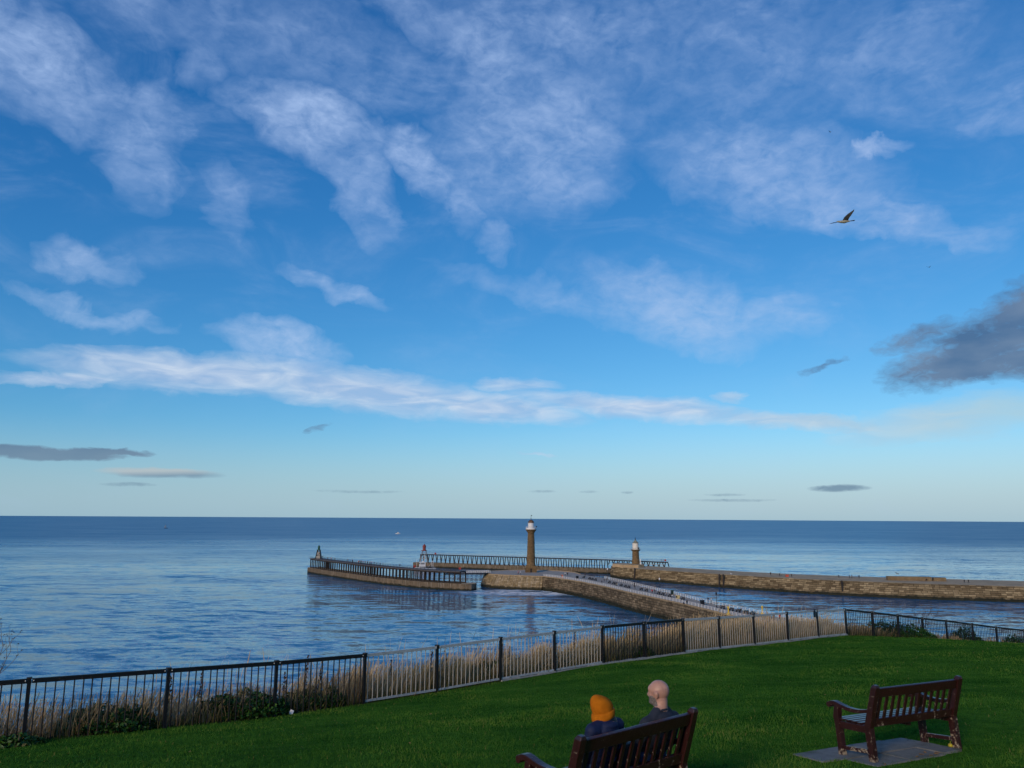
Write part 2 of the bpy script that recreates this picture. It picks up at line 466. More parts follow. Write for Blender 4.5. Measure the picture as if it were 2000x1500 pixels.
M_GREY = plain('grey_paint', (0.30, 0.31, 0.33), 0.5, 0.1)
M_GLASS = plain('lantern_glass', (0.05, 0.055, 0.06), 0.12, 0.1, 4, 0.0, 0.6)
M_BROWN = plain('copper_brown', (0.16, 0.09, 0.045), 0.55, 0.25)
# ------------------------------------------------------------------ sea
def sea_build(t, b):
    P = t.node('ShaderNodeTexCoord').outputs['Object']
    wind = t.noise(t.mapping(P, scale=(0.3, 1, 1), rot=(0, 0, R(-7))), 0.011, 4, 0.55, 0.6).outputs[0]
    def slope(rot, sx, sy, sc, det, amp):
        v = t.mapping(P, rot=(0, 0, R(rot)), scale=(sx, sy, 1))
        c = t.noise(v, sc, det, 0.55, 0.5).outputs['Color']
        return t.vmath('MULTIPLY', t.vmath('SUBTRACT', c, (0.5, 0.5, 0.5)), (amp * 0.45, amp, 0))
    s = t.vmath('ADD', slope(-9, .35, 1, .055, 3, .26), slope(-16, .42, 1, .30, 5, .44))
    s = t.vmath('ADD', s, slope(-4, .5, 1, 1.3, 2, .24))
    s = t.vmath('ADD', s, slope(14, .45, 1, .45, 3, .2))
    s = t.vmath('ADD', s, slope(-12, .34, 1, .13, 3, .30))
    s = t.scale(s, t.maprange(wind, 0.3, 0.7, 0.55, 1.4))
    N = t.vmath('NORMALIZE', t.vmath('ADD', s, (0, 0, 1)))
    t.put(b.inputs['Normal'], N)
    sp = t.node('ShaderNodeSeparateXYZ'); t.put(sp.inputs[0], P)
    off = t.vmath('LENGTH', t.vmath('SUBTRACT', P, (60, 150, 0)), out=1)      # sheltered water by the shore, rougher outside
    t.put(b.inputs['Roughness'], t.math('ADD', t.maprange(off, 250, 1500, 0.12, 0.36, True), t.maprange(wind, 0.3, 0.7, -0.05, 0.05)))
    col = t.mix(t.maprange(wind, 0.35, 0.65), (0.012, 0.130, 0.255), (0.018, 0.150, 0.280))
    # foam where the swell washes round the pier head
    nd = t.node('ShaderNodeVectorMath', operation='MULTIPLY_ADD'); t.put(nd.inputs[0], P); nd.inputs[1].default_value = (1 / 42, 1 / 19, 0); nd.inputs[2].default_value = (-8 / 42, -355 / 19, 0); fx = nd.outputs[0]
    fm = t.maprange(t.vmath('LENGTH', fx, out=1), 0.35, 1.0, 1, 0, True)
    vo = t.node('ShaderNodeTexVoronoi', feature='DISTANCE_TO_EDGE'); vo.inputs['Scale'].default_value = 1.0
    t.put(vo.inputs['Vector'], t.vmath('ADD', t.mapping(P, scale=(.13, .45, 1)), t.scale(t.noise(P, 0.25, 3).outputs['Color'], 1.3)))
    web = t.maprange(vo.outputs[0], 0.04, 0.26, 1, 0)
    web = t.math('MULTIPLY', web, t.maprange(t.noise(t.mapping(P, scale=(.4, 1, 1)), 0.16, 4, .6).outputs[0], 0.36, 0.5))
    foam = t.math('MULTIPLY', t.math('MULTIPLY', web, fm), 0.85)
    t.put(b.inputs['Base Color'], t.mix(foam, col, (0.72, 0.74, 0.76)))
    b.inputs['IOR'].default_value = 1.33
    t.put(b.inputs['Specular IOR Level'], t.maprange(foam, 0, 0.85, 0.5, 0.02))
    t.put(b.inputs['Normal'], t.vmath('NORMALIZE', t.vmath('ADD', N, t.scale((0, -1.2, 0.6), foam))))
M_SEA = mat('sea_water', sea_build)
mb = MB()
rr = [0, 60, 150, 300, 600, 1200, 2500, 6000, 14000, 30000]; nn = 96
vs = [(0, 0, 0)]; fs = []
for i, r in enumerate(rr[1:]):
    for k in range(nn): vs.append((r * math.sin(2 * math.pi * k / nn), r * math.cos(2 * math.pi * k / nn), 0))
for k in range(nn): fs.append((0, 1 + (k + 1) % nn, 1 + k))
for i in range(len(rr) - 2):
    for k in range(nn):
        a = 1 + i * nn + k; a2 = 1 + i * nn + (k + 1) % nn
        fs.append((a, a2, a2 + nn, a + nn))
mb.add(vs, fs)
sea = link('sea', mb.mesh('sea', M_SEA)); tag(sea, 'rippled blue sea reaching to the horizon', None, kind='structure')
sea['label'] = 'rippled blue sea reaching to the horizon'

# ------------------------------------------------------------------ cliff-top lawn and the slope down to the water
FENCE = [(-13.6, 12.8, -4.15), (-11.45, 14.28, -4.28), (-9.38, 15.77, -4.35), (-7.32, 17.26, -4.43), (-5.44, 18.75, -4.53), (-3.66, 20.24, -4.60), (-1.97, 21.73, -4.63), (-0.29, 23.2, -4.63),
         (1.36, 24.67, -4.65), (3.0, 26.14, -4.67), (4.63, 27.61, -4.73), (6.31, 29.09, -4.8), (7.99, 30.6, -4.9), (9.81, 32.16, -5.0), (11.72, 33.8, -5.08),
         (13.69, 35.53, -5.18), (15.72, 37.39, -5.33), (17.61, 38.76, -5.61), (19.5, 40.12, -5.9), (21.42, 41.45, -6.2), (23.36, 42.74, -6.48), (25.39, 43.89, -6.79),
         (27.41, 45.05, -7.1), (29.56, 45.95, -7.38), (31.7, 46.88, -7.67), (34, 47.8, -8.0)]
FENCE = [Vector((x, y, CZ + z)) for x, y, z in FENCE]
_ctl = [(p.x, p.y, p.z - CZ) for p in FENCE] + [(5.12, 10.31, -2.92), (4.9, 10.8, -2.96), (1.07, 7.29, -2.67), (0.77, 7.65, -2.70), (0, 0, -1.7), (-6, 4, -2.3), (8, 3, -2.0), (14, 14, -3.1), (-14, 0, -2.2), (0, -12, -0.9), (26, 20, -3.6), (40, 36, -6.0), (-20, 6, -3.6), (-24, -10, -2.2), (24, -12, -0.6)]
_P = np.array(_ctl)
def _rbf(a, b): return np.sqrt(((a[:, None, :] - b[None, :, :]) ** 2).sum(-1) + 4.0)
_K = _rbf(_P[:, :2], _P[:, :2]); _n = len(_P)
_A = np.zeros((_n + 3, _n + 3)); _A[:_n, :_n] = _K + np.eye(_n) * 0.02; _A[:_n, _n:] = np.c_[np.ones(_n), _P[:, :2]]; _A[_n:, :_n] = _A[:_n, _n:].T
_W = np.linalg.solve(_A, np.r_[_P[:, 2], 0, 0, 0])
PADS = [(1.069, 7.289, 30.329, .696, -.056), (5.123, 10.313, 30.084, .417, -.093)]
def lawn_z(xy):
    xy = np.atleast_2d(np.asarray(xy, float))
    z = CZ + _rbf(xy, _P[:, :2]) @ _W[:_n] + np.c_[np.ones(len(xy)), xy] @ _W[_n:]
    for (bx, by, bz, yaw, slope) in PADS:                      # level footing where a bench stands
        dx, dy = xy[:, 0] - bx, xy[:, 1] - by
        vv_ = -dx * math.sin(yaw) + dy * math.cos(yaw)
        w_ = np.exp(-((dx * dx + (dy - .3) ** 2) / 4.0) ** 2)
        z = z * (1 - w_) + (bz + slope * vv_ - .004) * w_
    return z
def lumps(xy):
    k = np.array([0.035 * mnoise.noise(Vector((x * .6, y * .6, 0))) + 0.05 * mnoise.noise(Vector((x * .2, y * .2, 3))) for x, y in xy])
    for (bx, by, bz, yaw, slope) in PADS:
        k = k * (1 - np.exp(-(((xy[:, 0] - bx) ** 2 + (xy[:, 1] - by - .3) ** 2) / 5.0) ** 2))
    return k
_FX = np.array([(p.x, p.y) for p in FENCE])
_ext0 = _FX[0] + (_FX[0] - _FX[1]) / np.linalg.norm(_FX[0] - _FX[1]) * 150
_ext1 = _FX[-1] + (_FX[-1] - _FX[-2]) / np.linalg.norm(_FX[-1] - _FX[-2]) * 150
_FL = np.vstack([_ext0, _FX, _ext1])
def fence_side(xy):
    """signed distance from the fence line (seaward positive) and the foot of the perpendicular"""
    xy = np.atleast_2d(np.asarray(xy, float))
    best = np.full(len(xy), 1e9); sign = np.ones(len(xy)); foot = xy.copy()
    for a, b in zip(_FL, _FL[1:]):
        d = b - a; L2 = d @ d
        tt = np.clip(((xy - a) @ d) / L2, 0, 1); q = a + tt[:, None] * d
        dist = np.linalg.norm(xy - q, axis=1); m = dist < best
        cr = d[0] * (xy[:, 1] - a[1]) - d[1] * (xy[:, 0] - a[0])
        best[m] = dist[m]; sign[m] = np.sign(cr[m]) ; foot[m] = q[m]
    return best * sign, foot
def ground_z(xy):
    xy = np.atleast_2d(np.asarray(xy, float))
    s, foot = fence_side(xy)
    zl = lawn_z(xy)
    zf = lawn_z(foot)
    far = np.clip(s, 0, None)
    drop = 0.10 * far + 0.42 * np.clip(far - 1.0, 0, None) + 0.25 * np.clip(far - 3.0, 0, None)
    zc = zf - drop
    z = np.where(s > 0, zc, zl)
    return np.maximum(z, -3.0)

def lawn_build(t, b):
    P = t.node('ShaderNodeTexCoord').outputs['Object']
    n1 = t.noise(t.mapping(P, scale=(.7, 1.3, 1), rot=(0, 0, R(-12))), 0.6, 6, 0.65, 0.6).outputs[0]
    n2 = t.noise(P, 3.2, 5, 0.65).outputs[0]
    n3 = t.noise(P, 24, 3, 0.6).outputs[0]
    col = t.mix(t.maprange(n1, 0.32, 0.68), (0.020, 0.080, 0.009), (0.078, 0.180, 0.020))
    col = t.mix(t.maprange(n2, 0.45, 0.75, 0, .7), col, (0.016, 0.072, 0.008))
    col = t.vmath('MULTIPLY', col, t.scale((1, 1, 1), t.maprange(n3, 0.25, 0.75, 0.6, 1.4)))
    at = t.node('ShaderNodeAttribute', attribute_name='rough_ground')
    soil = t.mix(t.maprange(n2, 0.4, 0.65), (0.035, 0.045, 0.012), (0.07, 0.05, 0.025))
    t.put(b.inputs['Base Color'], t.mix(at.outputs['Fac'], col, soil))
    b.inputs['Roughness'].default_value = 1.0; b.inputs['Specular IOR Level'].default_value = 0.0
    bp = t.node('ShaderNodeBump'); bp.inputs['Strength'].default_value = 0.8; bp.inputs['Distance'].default_value = 0.03
    t.put(bp.inputs['Height'], t.math('ADD', n3, n2)); t.put(b.inputs['Normal'], bp.outputs[0])
M_LAWN = mat('mown_grass', lawn_build)
xs = np.concatenate([np.linspace(-150, -26, 14)[:-1], np.arange(-26, 44, 0.5), np.linspace(44, 190, 16)])
ys = np.concatenate([np.linspace(-150, -14, 14)[:-1], np.arange(-14, 60, 0.5), np.linspace(60, 210, 22)])
GX, GY = np.meshgrid(xs, ys); gxy = np.c_[GX.ravel(), GY.ravel()]
gz = ground_z(gxy)
gz += lumps(gxy)
ms, _ = fence_side(gxy)
nx, ny = len(xs), len(ys)
idx = np.arange(nx * ny).reshape(ny, nx)
quads = np.stack([idx[:-1, :-1], idx[:-1, 1:], idx[1:, 1:], idx[1:, :-1]], -1).reshape(-1, 4)
me = bpy.data.meshes.new('ground'); me.from_pydata(np.c_[gxy, gz].tolist(), [], quads.tolist()); me.materials.append(M_LAWN)
at = me.attributes.new('rough_ground', 'FLOAT', 'POINT'); at.data.foreach_set('value', np.clip((ms + 0.12) / 0.2, 0, 1).astype(np.float32))
me.polygons.foreach_set('use_smooth', [True] * len(me.polygons)); me.update()
ground = link('ground', me); tag(ground, 'green mown cliff top lawn sloping down to the railings', kind='structure')
def gz1(x, y): return float(ground_z([(x, y)])[0])
# ------------------------------------------------------------------ piers
def pier_wall(name, parent, top, bot, m, step=2.5, rows=5, rough=0.12, closed=False):
    """a wall lofted between a foot line and a top line; UV in metres"""
    T = even(top, step); n = len(T)
    B = even(bot, step)
    B = [B[round(i * (len(B) - 1) / (n - 1))] for i in range(n)]
    off = wmat(parent).translation
    nr = normals2d(T); vs = []; u = 0; us = []
    for i in range(n):
        if i: u += (T[i] - T[i - 1]).length
        us.append(u)
    for j in range(rows + 1):
        for i in range(n):
            p = B[i].lerp(T[i], j / rows)
            if 0 < j: p = p + nr[i] * rough * mnoise.noise(Vector((us[i] * .33, j * 1.7, 5)))
            if j == rows: p = p + Vector((0, 0, 0.10 * mnoise.noise(Vector((us[i] * .21, 3, 9)))))
            vs.append(p - off)
    fs = [(j * n + i, j * n + i + 1, (j + 1) * n + i + 1, (j + 1) * n + i) for j in range(rows) for i in range(n - 1)]
    me = bpy.data.meshes.new(name); me.from_pydata([tuple(v) for v in vs], [], fs); me.materials.append(m)
    uvl = me.uv_layers.new(name='UVMap')
    for lp in me.loops:
        k = lp.vertex_index; uvl.data[lp.index].uv = (us[k % n], vs[k].z + off.z)
    me.update()
    return link(name, me, parent)
V3 = lambda l, z: [Vector((x, y, z)) for x, y in l]

# --- west pier
ZW = 6.2
WL = [(104, 96), (90, 132), (78, 172), (66.3, 207.0), (61.3, 226), (57.5, 243.5), (53.4, 258.5), (48.6, 274), (43.3, 291), (37.6, 313.5), (30, 337), (20.5, 358.5), (14.8, 366.5)]
HEADL = [(14.8, 366.5), (6, 370.2), (-2, 374), (-9, 379), (-12.8, 385), (-13.4, 393), (-10, 402), (-2, 409), (8, 411.5), (19, 409.5), (27.5, 403), (32.5, 394), (33.8, 383)]
WR = [(120, 102), (105, 138), (92, 178), (79, 210), (71.5, 229.2), (66.4, 246.5), (62.6, 264), (58.9, 285), (54.2, 306), (49.4, 330), (42.8, 356.4), (33.8, 383)]
pier_w = thing('stone_pier', 'long sandstone pier with paved walkway and rounded head carrying the taller lighthouse', 'pier', (45, 300, 0))
def foot(pts, k, z=-1.5):
    P = [Vector((x, y, z)) for x, y in pts]; N = normals2d(P)
    return [p + n * k for p, n in zip(P, N)]
pier_wall('wall', pier_w, V3(WL, ZW), foot(WL, 0.9), M_WEST)
pier_wall('wall', pier_w, V3(HEADL, ZW), foot(HEADL, 2.2), M_HEAD, 2.5)
pier_wall('wall', pier_w, V3(WR[::-1], ZW), foot(WR[::-1], 0.7), M_WEST)
deckpoly = WL[:-1] + HEADL + WR[::-1][1:]
mb = MB(); mb.add([(x, y, ZW - 0.02) for x, y in deckpoly], [tuple(range(len(deckpoly)))])
part('walkway', mb, M_DECK, pier_w)
# coping stones along the seaward edge and round the head
cop = even([(x, y, 0) for x, y in WL + HEADL[1:]], 1.9)
NC = normals2d(cop)
blk = MB().box((0, 0, 0), (1.82, 0.75, 0.28)).mesh('coping_stone', M_EDECK)
for i in range(len(cop) - 1):
    c = (cop[i] + cop[i + 1]) / 2; d = cop[i + 1] - cop[i]
    if c.y < 200: continue
    o = link('coping_stone', blk, pier_w); o.location = Vector((c.x, c.y, ZW + 0.06 + 0.03 * random.uniform(-1, 1))) - NC[i] * 0.22 - Vector(pier_w.location); o.rotation_euler = (0, 0, math.atan2(d.y, d.x))

# --- east pier
M_TOWER2 = plain('parapet_stone', (0.20, 0.14, 0.075), .9, .3, .6)
ZE = 6.0
EL = [(57.5, 452), (58.5, 446), (62, 440), (67.5, 433), (77, 421), (89, 407), (105, 390), (121, 374.5), (138, 361), (156, 351.5), (178, 341), (213, 329), (262, 316), (340, 300)]
EF = [(56.5, 450), (58, 444), (61.5, 438), (66, 430), (75.5, 418), (86, 405), (103.5, 385), (119, 369), (135, 355), (154, 344), (177.5, 333), (209, 324), (259, 311), (338, 295)]
ER = [(57.5, 452), (60, 460), (66, 465), (74, 461), (92, 443), (110, 424), (126, 408), (144, 394.5), (166, 383), (196, 371), (232, 360), (272, 350), (345, 335)]
pier_e = thing('stone_pier', 'rugged sandstone pier of long rough blocks across the harbour mouth with the shorter lighthouse', 'pier', (110, 390, 0))
pier_wall('wall', pier_e, V3(EL, ZE), [Vector((x, y, -1.5)) for x, y in EF], M_EAST, 2.5)
pier_wall('wall', pier_e, V3(ER[::-1], ZE), foot(ER[::-1], 1.0), M_EAST, 3.5)
poly = EL + ER[::-1][:-1]
mb = MB(); mb.add([(x, y, ZE - 0.02) for x, y in poly], [tuple(range(len(poly)))]); part('walkway', mb, M_EDECK, pier_e)
# raised drum at the seaward end and parapet blocks
pts = [(57.8 + 9.2 * (1 - math.cos(a)) - 0.6, 452.5 + 7.5 * math.sin(a)) for a in [R(k) for k in range(-95, 96, 19)]]
mb = MB(); mb.prism([(57.6, 447), (63, 440.5), (71, 438.5), (75, 443), (71, 451), (66, 458), (60, 459)], ZE - .3, ZE + 1.5); part('raised_platform', mb, M_EDECK, pier_e)
for (x0, y0, x1, y1, h) in ((172, 361, 190.3, 358, 1.7), (191.2, 357.8, 196.2, 356.6, 1.5)):
    a = math.atan2(y1 - y0, x1 - x0)
    mb = MB(); mb.box(((x0 + x1) / 2, (y0 + y1) / 2, ZE + h / 2), (math.hypot(x1 - x0, y1 - y0), 3.0, h), a); part('parapet_block', mb, M_TOWER2, pier_e)
for (x, y, wd) in ((68.0, 432.0, .7), (104.6, 388.4, .5), (103.0, 390.2, .5), (148, 353.6, .6)):     # dark timber fenders down the face
    mb = MB(); mb.bar((x - .9, y - 2.6, -0.8), (x - .2, y - .7, ZE + .2), wd, 0.6, up=(1, 0, 0)); part('fender', mb, M_TIMBER, pier_e)

# --- extension piers: concrete base, timber posts, upper deck
def railing_line(parent, pts, h, step, m, name='handrail', rail_r=0.05):
    P = even(pts, step)
    mb = MB()
    for k in (1.0, 0.5):
        for a, b in zip(P, P[1:]): mb.bar(a + Vector((0, 0, h * k)), b + Vector((0, 0, h * k)), rail_r * 2, rail_r * 2)
    part(name, mb, m, parent)
    return P
ext_w = thing('pier_extension', 'curved concrete pier extension with square timber posts under its deck and a green beacon', 'pier', (-70, 402, 0))
FW = smooth_path([(-120.5, 470, 0), (-108, 450.5, 0), (-88, 424.5, 0), (-70, 400.5, 0), (-54.5, 384, 0), (-40, 371.2, 0), (-28.6, 364.7, 0), (-20.6, 361.2, 0)], 2)
NW = normals2d(FW)                                            # points to the far (harbour) side
BW_ = 8.0
back = [p + n * BW_ for p, n in zip(FW, NW)]
endr = [FW[-1] + Vector((1.6, -0.3, 0)), FW[-1] + NW[-1] * 2 + Vector((2.6, -.6, 0)), FW[-1] + NW[-1] * 6 + Vector((2.4, -.6, 0)), back[-1] + Vector((1.4, -.3, 0))]
FB, NB = FW, NW
endl = [back[0] + Vector((-1.2, 2.2, 0)), FW[0] + NW[0] * 4 + Vector((-2.6, 3, 0)), FW[0] + Vector((-1.6, 2.0, 0))]
loop = FW + endr + back[::-1] + endl
loop = loop + [loop[0]]
up = lambda L, z: [Vector((p.x, p.y, z)) for p in L]
pier_wall('base', ext_w, up(loop, 3.0), up(loop, -1.5), M_CONC, 3.0, 4, 0.05)
mb = MB(); mb.add([(p.x, p.y, 2.98) for p in loop[:-1]], [tuple(range(len(loop) - 1))]); part('ledge', mb, M_EDECK, ext_w)
FW, NW = zip(*[(p, n) for p, n in zip(FW, NW) if p.x < -23.0]); FW, NW = list(FW), list(NW)      # the upper deck stops short of the base
post_me = MB().box((0, 0, 2.5), (0.46, 0.46, 5.0)).mesh('post', M_TIMBER)
rowsW = []
for off_, in ((1.0,), (6.2,)):
    P = even([p + n * off_ for p, n in zip(FW, NW)], 2.9); rowsW.append(P)
    NN = normals2d(P)
    for p, n in zip(P, NN):
        o = link('post', post_me, ext_w); o.location = Vector((p.x, p.y, 2.95)) - Vector(ext_w.location); o.rotation_euler = (random.uniform(-.008, .008), 0, math.atan2(n.y, n.x))
for P in rowsW:
    mb = MB()
    for a, b in zip(P, P[1:]): mb.bar((a.x, a.y, 7.85), (b.x, b.y, 7.85), 0.5, 0.55)
    part('beam', mb, M_TIMBER, ext_w)
    mb = MB()
    for a, b in zip(P, P[1:]): mb.bar((a.x, a.y, 3.25), (b.x, b.y, 3.25), 0.35, 0.45)
    part('beam', mb, M_TIMBER, ext_w)
dk = [p + n * 0.2 for p, n in zip(FW, NW)]; dk2 = [p + n * 7.0 for p, n in zip(FW, NW)]
mb = MB(); mb.prism([(p.x, p.y) for p in dk + dk2[::-1]], 8.15, 8.5); part('upper_deck', mb, plain('grey_planks', (0.10, 0.09, 0.085), .85, .3, .6), ext_w)
for off_ in (0.35, 6.85):
    P = even([Vector((p.x, p.y, 8.5)) + n * off_ for p, n in zip(FW, NW)], 2.5)
    mb = MB()
    for p in P: mb.box((p.x, p.y, 9.0), (0.09, 0.09, 1.0))
    for k in (1.0, .55):
        for a, b in zip(P, P[1:]): mb.bar(a + Vector((0, 0, k)), b + Vector((0, 0, k)), 0.07, 0.07)
    part('railing', mb, M_TIMBER, ext_w)

ext_e = thing('pier_extension', 'straight concrete pier extension under a long timber trestle with raked legs and red beacon', 'pier', (-5, 505, 0))
A0, A1 = Vector((-66, 531, 0)), Vector((60, 473.5, 0))
dE = (A1 - A0).normalized(); nE = Vector((-dE.y, dE.x, 0))
loop = [A0, A1, A1 + nE * 8, A0 + nE * 8, A0]
pier_wall('base', ext_e, up(loop, 3.0), up(loop, -1.5), M_CONC, 4.0, 4, 0.04)
mb = MB(); mb.add([(p.x, p.y, 2.98) for p in loop[:-1]], [(0, 1, 2, 3)]); part('ledge', mb, M_EDECK, ext_e)
leg_me = MB().bar((0, 0, 0), (0, 0, 5.2), 0.42, 0.42).mesh('leg', M_TIMBER)
TR = [A0 + nE * 3 + dE * 5, Vector((58, 476.5, 0)), Vector((72.5, 465.5, 0)), Vector((89.5, 452.5, 0))]
TP = even(TR, 3.35); TN = normals2d(TP)
for p, n in zip(TP, TN):
    zb = 2.95 if p.x < 60 else 5.7
    for s in (-1, 1):
        a = Vector((p.x, p.y, zb)) + n * s * 2.9; b = Vector((p.x, p.y, 8.1)) + n * s * 1.5
        d = b - a
        o = link('leg', leg_me, ext_e); o.location = a - Vector(ext_e.location)
        o.rotation_euler = d.to_track_quat('Z', 'Y').to_euler(); o.scale = (1, 1, d.length / 5.2)
mb = MB()
for a, b in zip(TP, TP[1:]):
    mb.bar((a.x, a.y, 8.2), (b.x, b.y, 8.2), 4.0, 0.45)
part('upper_deck', mb, M_TIMBER, ext_e)
for s in (-1.9, 1.9):
    mb = MB()
    for i, (p, n) in enumerate(zip(TP, TN)): mb.box((p.x + n.x * s, p.y + n.y * s, 8.9), (0.07, 0.07, 1.0))
    for k in (9.4, 8.95):
        for (a, na), (b, nb_) in zip(zip(TP, TN), list(zip(TP, TN))[1:]): mb.bar((a.x + na.x * s, a.y + na.y * s, k), (b.x + nb_.x * s, b.y + nb_.y * s, k), 0.045, 0.045)
    part('railing', mb, M_GREY, ext_e)
# braces at the landward end of the trestle
mb = MB()
for i in range(len(TP) - 6, len(TP) - 1):
    a, b, n = TP[i], TP[i + 1], TN[i]
    mb.bar((a.x - n.x * 2.3, a.y - n.y * 2.3, 6.9), (b.x - n.x * 2.3, b.y - n.y * 2.3, 6.9), 0.2, 0.25)
part('brace', mb, M_GREY, ext_e)

# --- footbridge between the west pier head and its extension
br = thing('footbridge', 'low steel footbridge with white railings joining the curved extension to the pier head', 'bridge', (-20, 376, 6.3))
a, b = Vector((-31.5, 376, 6.45)), Vector((-10.5, 383.5, 6.45))
dB = (b - a).normalized(); nB = Vector((-dB.y, dB.x, 0))
mb = MB(); mb.bar(a, b, 3.0, 0.5); part('deck', mb, M_DARK, br)
for s in (-1.4, 1.4):
    mb = MB()
    for k in (1.25, 0.85, 0.45): mb.bar(a + nB * s + Vector((0, 0, k)), b + nB * s + Vector((0, 0, k)), 0.09, 0.09)
    rl = part('railing', mb, M_WHITE, br)
    for i in range(13):
        p = a.lerp(b, i / 12) + nB * s
        mb = MB(); mb.box((p.x, p.y, 7.2), (0.14, 0.14, 1.3)); part('railing_post', mb, M_WHITE, br)

# ------------------------------------------------------------------ lighthouses
def flute(n): return lambda a, z: 1 - 0.028 * abs(math.sin(a * n / 2))
def tower_uv(o, c):
    me = o.data; uvl = me.uv_layers.new(name='UVMap')
    for p in me.polygons:
        for li in p.loop_indices:
            v = me.vertices[me.loops[li].vertex_index].co
            ang = math.atan2(v.y, v.x)
            ce = math.atan2(p.center.y, p.center.x)
            if ang - ce > math.pi: ang -= 2 * math.pi
            if ce - ang > math.pi: ang += 2 * math.pi
            uvl.data[li].uv = (ang * 2.4, v.z)
lw = thing('lighthouse', 'tall fluted sandstone lighthouse with white lantern room and domed roof', 'lighthouse', (10.1, 396.5, ZW))
L_ = Vector(lw.location)
def lp(prof, n=40, **k): return MB().lathe((0, 0, 0), prof, n, **k)
mb = MB(); mb.prism([(-2.9, -2.9), (2.9, -2.9), (2.9, 2.9), (-2.9, 2.9)], 0, 2.0); mb.prism([(-2.55, -2.55), (2.55, -2.55), (2.55, 2.55), (-2.55, 2.55)], 2.0, 3.1)
o = part('plinth', mb, M_TOWER, lw, local=True); tower_uv(o, 0)
o = part('shaft', lp([(2.35, 3.0), (2.3, 3.4), (2.15, 4), (1.95, 10), (1.7, 18.0), (1.62, 19.1)], 80, rfun=flute(20)), M_TOWER, lw, local=True); tower_uv(o, 0)
o = part('capital', lp([(1.65, 19.05), (1.75, 19.4), (2.1, 20.0), (2.55, 20.6), (2.75, 20.75), (2.75, 21.05), (2.5, 21.1)], 40), M_TOWER, lw, local=True); tower_uv(o, 0)
gal = part('gallery', lp([(2.62, 21.08), (2.62, 21.9), (2.52, 21.92), (2.5, 21.2), (0.4, 21.15)], 32), M_WHITE, lw, local=True)
mb = MB()
for k in range(16):
    a_ = 2 * math.pi * k / 16; mb.box((2.55 * math.cos(a_), 2.55 * math.sin(a_), 22.2), (.06, .06, .7))
mb.tube([(2.55 * math.cos(2 * math.pi * k / 16), 2.55 * math.sin(2 * math.pi * k / 16), 22.55) for k in range(17)], 0.04, 5); part('railing', mb, M_WHITE, gal, local=True)
part('lantern_room', lp([(1.55, 21.1), (1.55, 24.05), (1.68, 24.1), (1.68, 24.25), (0.5, 24.3)], 16), M_WHITE, lw, local=True)
rf = part('dome', lp([(1.5, 24.25), (1.45, 24.75), (1.2, 25.2), (.8, 25.55), (.3, 25.75), (.12, 25.9), (.1, 26.1)], 16), M_BROWN, lw, local=True)
mb = MB()
for k in range(8):
    a_ = 2 * math.pi * (k + .5) / 8; mb.tube([(r * 1.03 * math.cos(a_), r * 1.03 * math.sin(a_), z) for r, z in [(1.5, 24.25), (1.45, 24.75), (1.2, 25.2), (.8, 25.55), (.3, 25.75)]], .06, 4)
part('glazing_bar', mb, M_DARK, rf, local=True)
mb = MB(); mb.tube([(0, 0, 26), (0, 0, 28.3)], .06, 6); mb.ball((0, 0, 26.4), .22); mb.box((.25, 0, 28.0), (.7, .06, .3)); mb.box((0, 0, 27.3), (.8, .05, .06)); part('weather_vane', mb, M_DARK, rf, local=True)
mb = MB(); mb.box((0, 0, 0), (.55, .35, .75)); d_ = part('fog_lamp', mb, M_DARK, lw, local=True); d_.location = (2.6, -.6, 22.4)
mb = MB(); mb.prism([(-.5, -2.95), (.5, -2.95), (.5, -2.88), (-.5, -2.88)], .05, 1.9); part('door', mb, M_TIMBER, lw, local=True)

le = thing('lighthouse', 'short round sandstone lighthouse with cream lantern room and conical roof', 'lighthouse', (71, 447.5, ZE - .2))
o = part('shaft', lp([(2.75, 0), (2.65, .6), (2.25, 1.2), (2.0, 4), (1.88, 8.3), (1.86, 9.0)], 40), M_TOWER, le, local=True); tower_uv(o, 0)
gal = part('gallery', lp([(1.9, 8.8), (2.3, 9.2), (2.75, 9.45), (2.75, 9.75), (1.2, 9.8)], 32), M_TOWER, le, local=True); tower_uv(gal, 0)
mb = MB()
for k in range(14):
    a_ = 2 * math.pi * k / 14; mb.box((2.65 * math.cos(a_), 2.65 * math.sin(a_), 10.2), (.06, .06, .9))
mb.tube([(2.65 * math.cos(2 * math.pi * k / 14), 2.65 * math.sin(2 * math.pi * k / 14), 10.65) for k in range(15)], .045, 5); part('railing', mb, M_GREY, gal, local=True)
part('lantern_room', lp([(1.75, 9.75), (1.75, 13.1), (1.85, 13.15), (1.85, 13.3), (.5, 13.35)], 16), plain('cream_paint', (.74, .68, .57), .5, .06), le, local=True)
rf = part('roof', lp([(1.85, 13.3), (1.2, 14.1), (.6, 14.75), (.25, 15.0), (.2, 15.4)], 16), plain('lead_roof', (.20, .20, .15), .6, .25), le, local=True)
mb = MB(); mb.ball((0, 0, 15.6), .36); mb.tube([(0, 0, 15.6), (0, 0, 16.9)], .07, 6); part('finial', mb, M_DARK, rf, local=True)
mb = MB(); mb.box((1.5, -1.2, 10.5), (.7, .5, 1.1)); part('lamp', mb, M_DARK, le, local=True)
mb = MB(); mb.bar((2.3, -1.5, 4.6), (2.3, -1.5, 1.6), .5, .5); mb.bar((2.4, -1.6, 1.9), (5.6, -2.3, .2), .9, .25); part('stair', mb, M_WHITE, le, local=True)

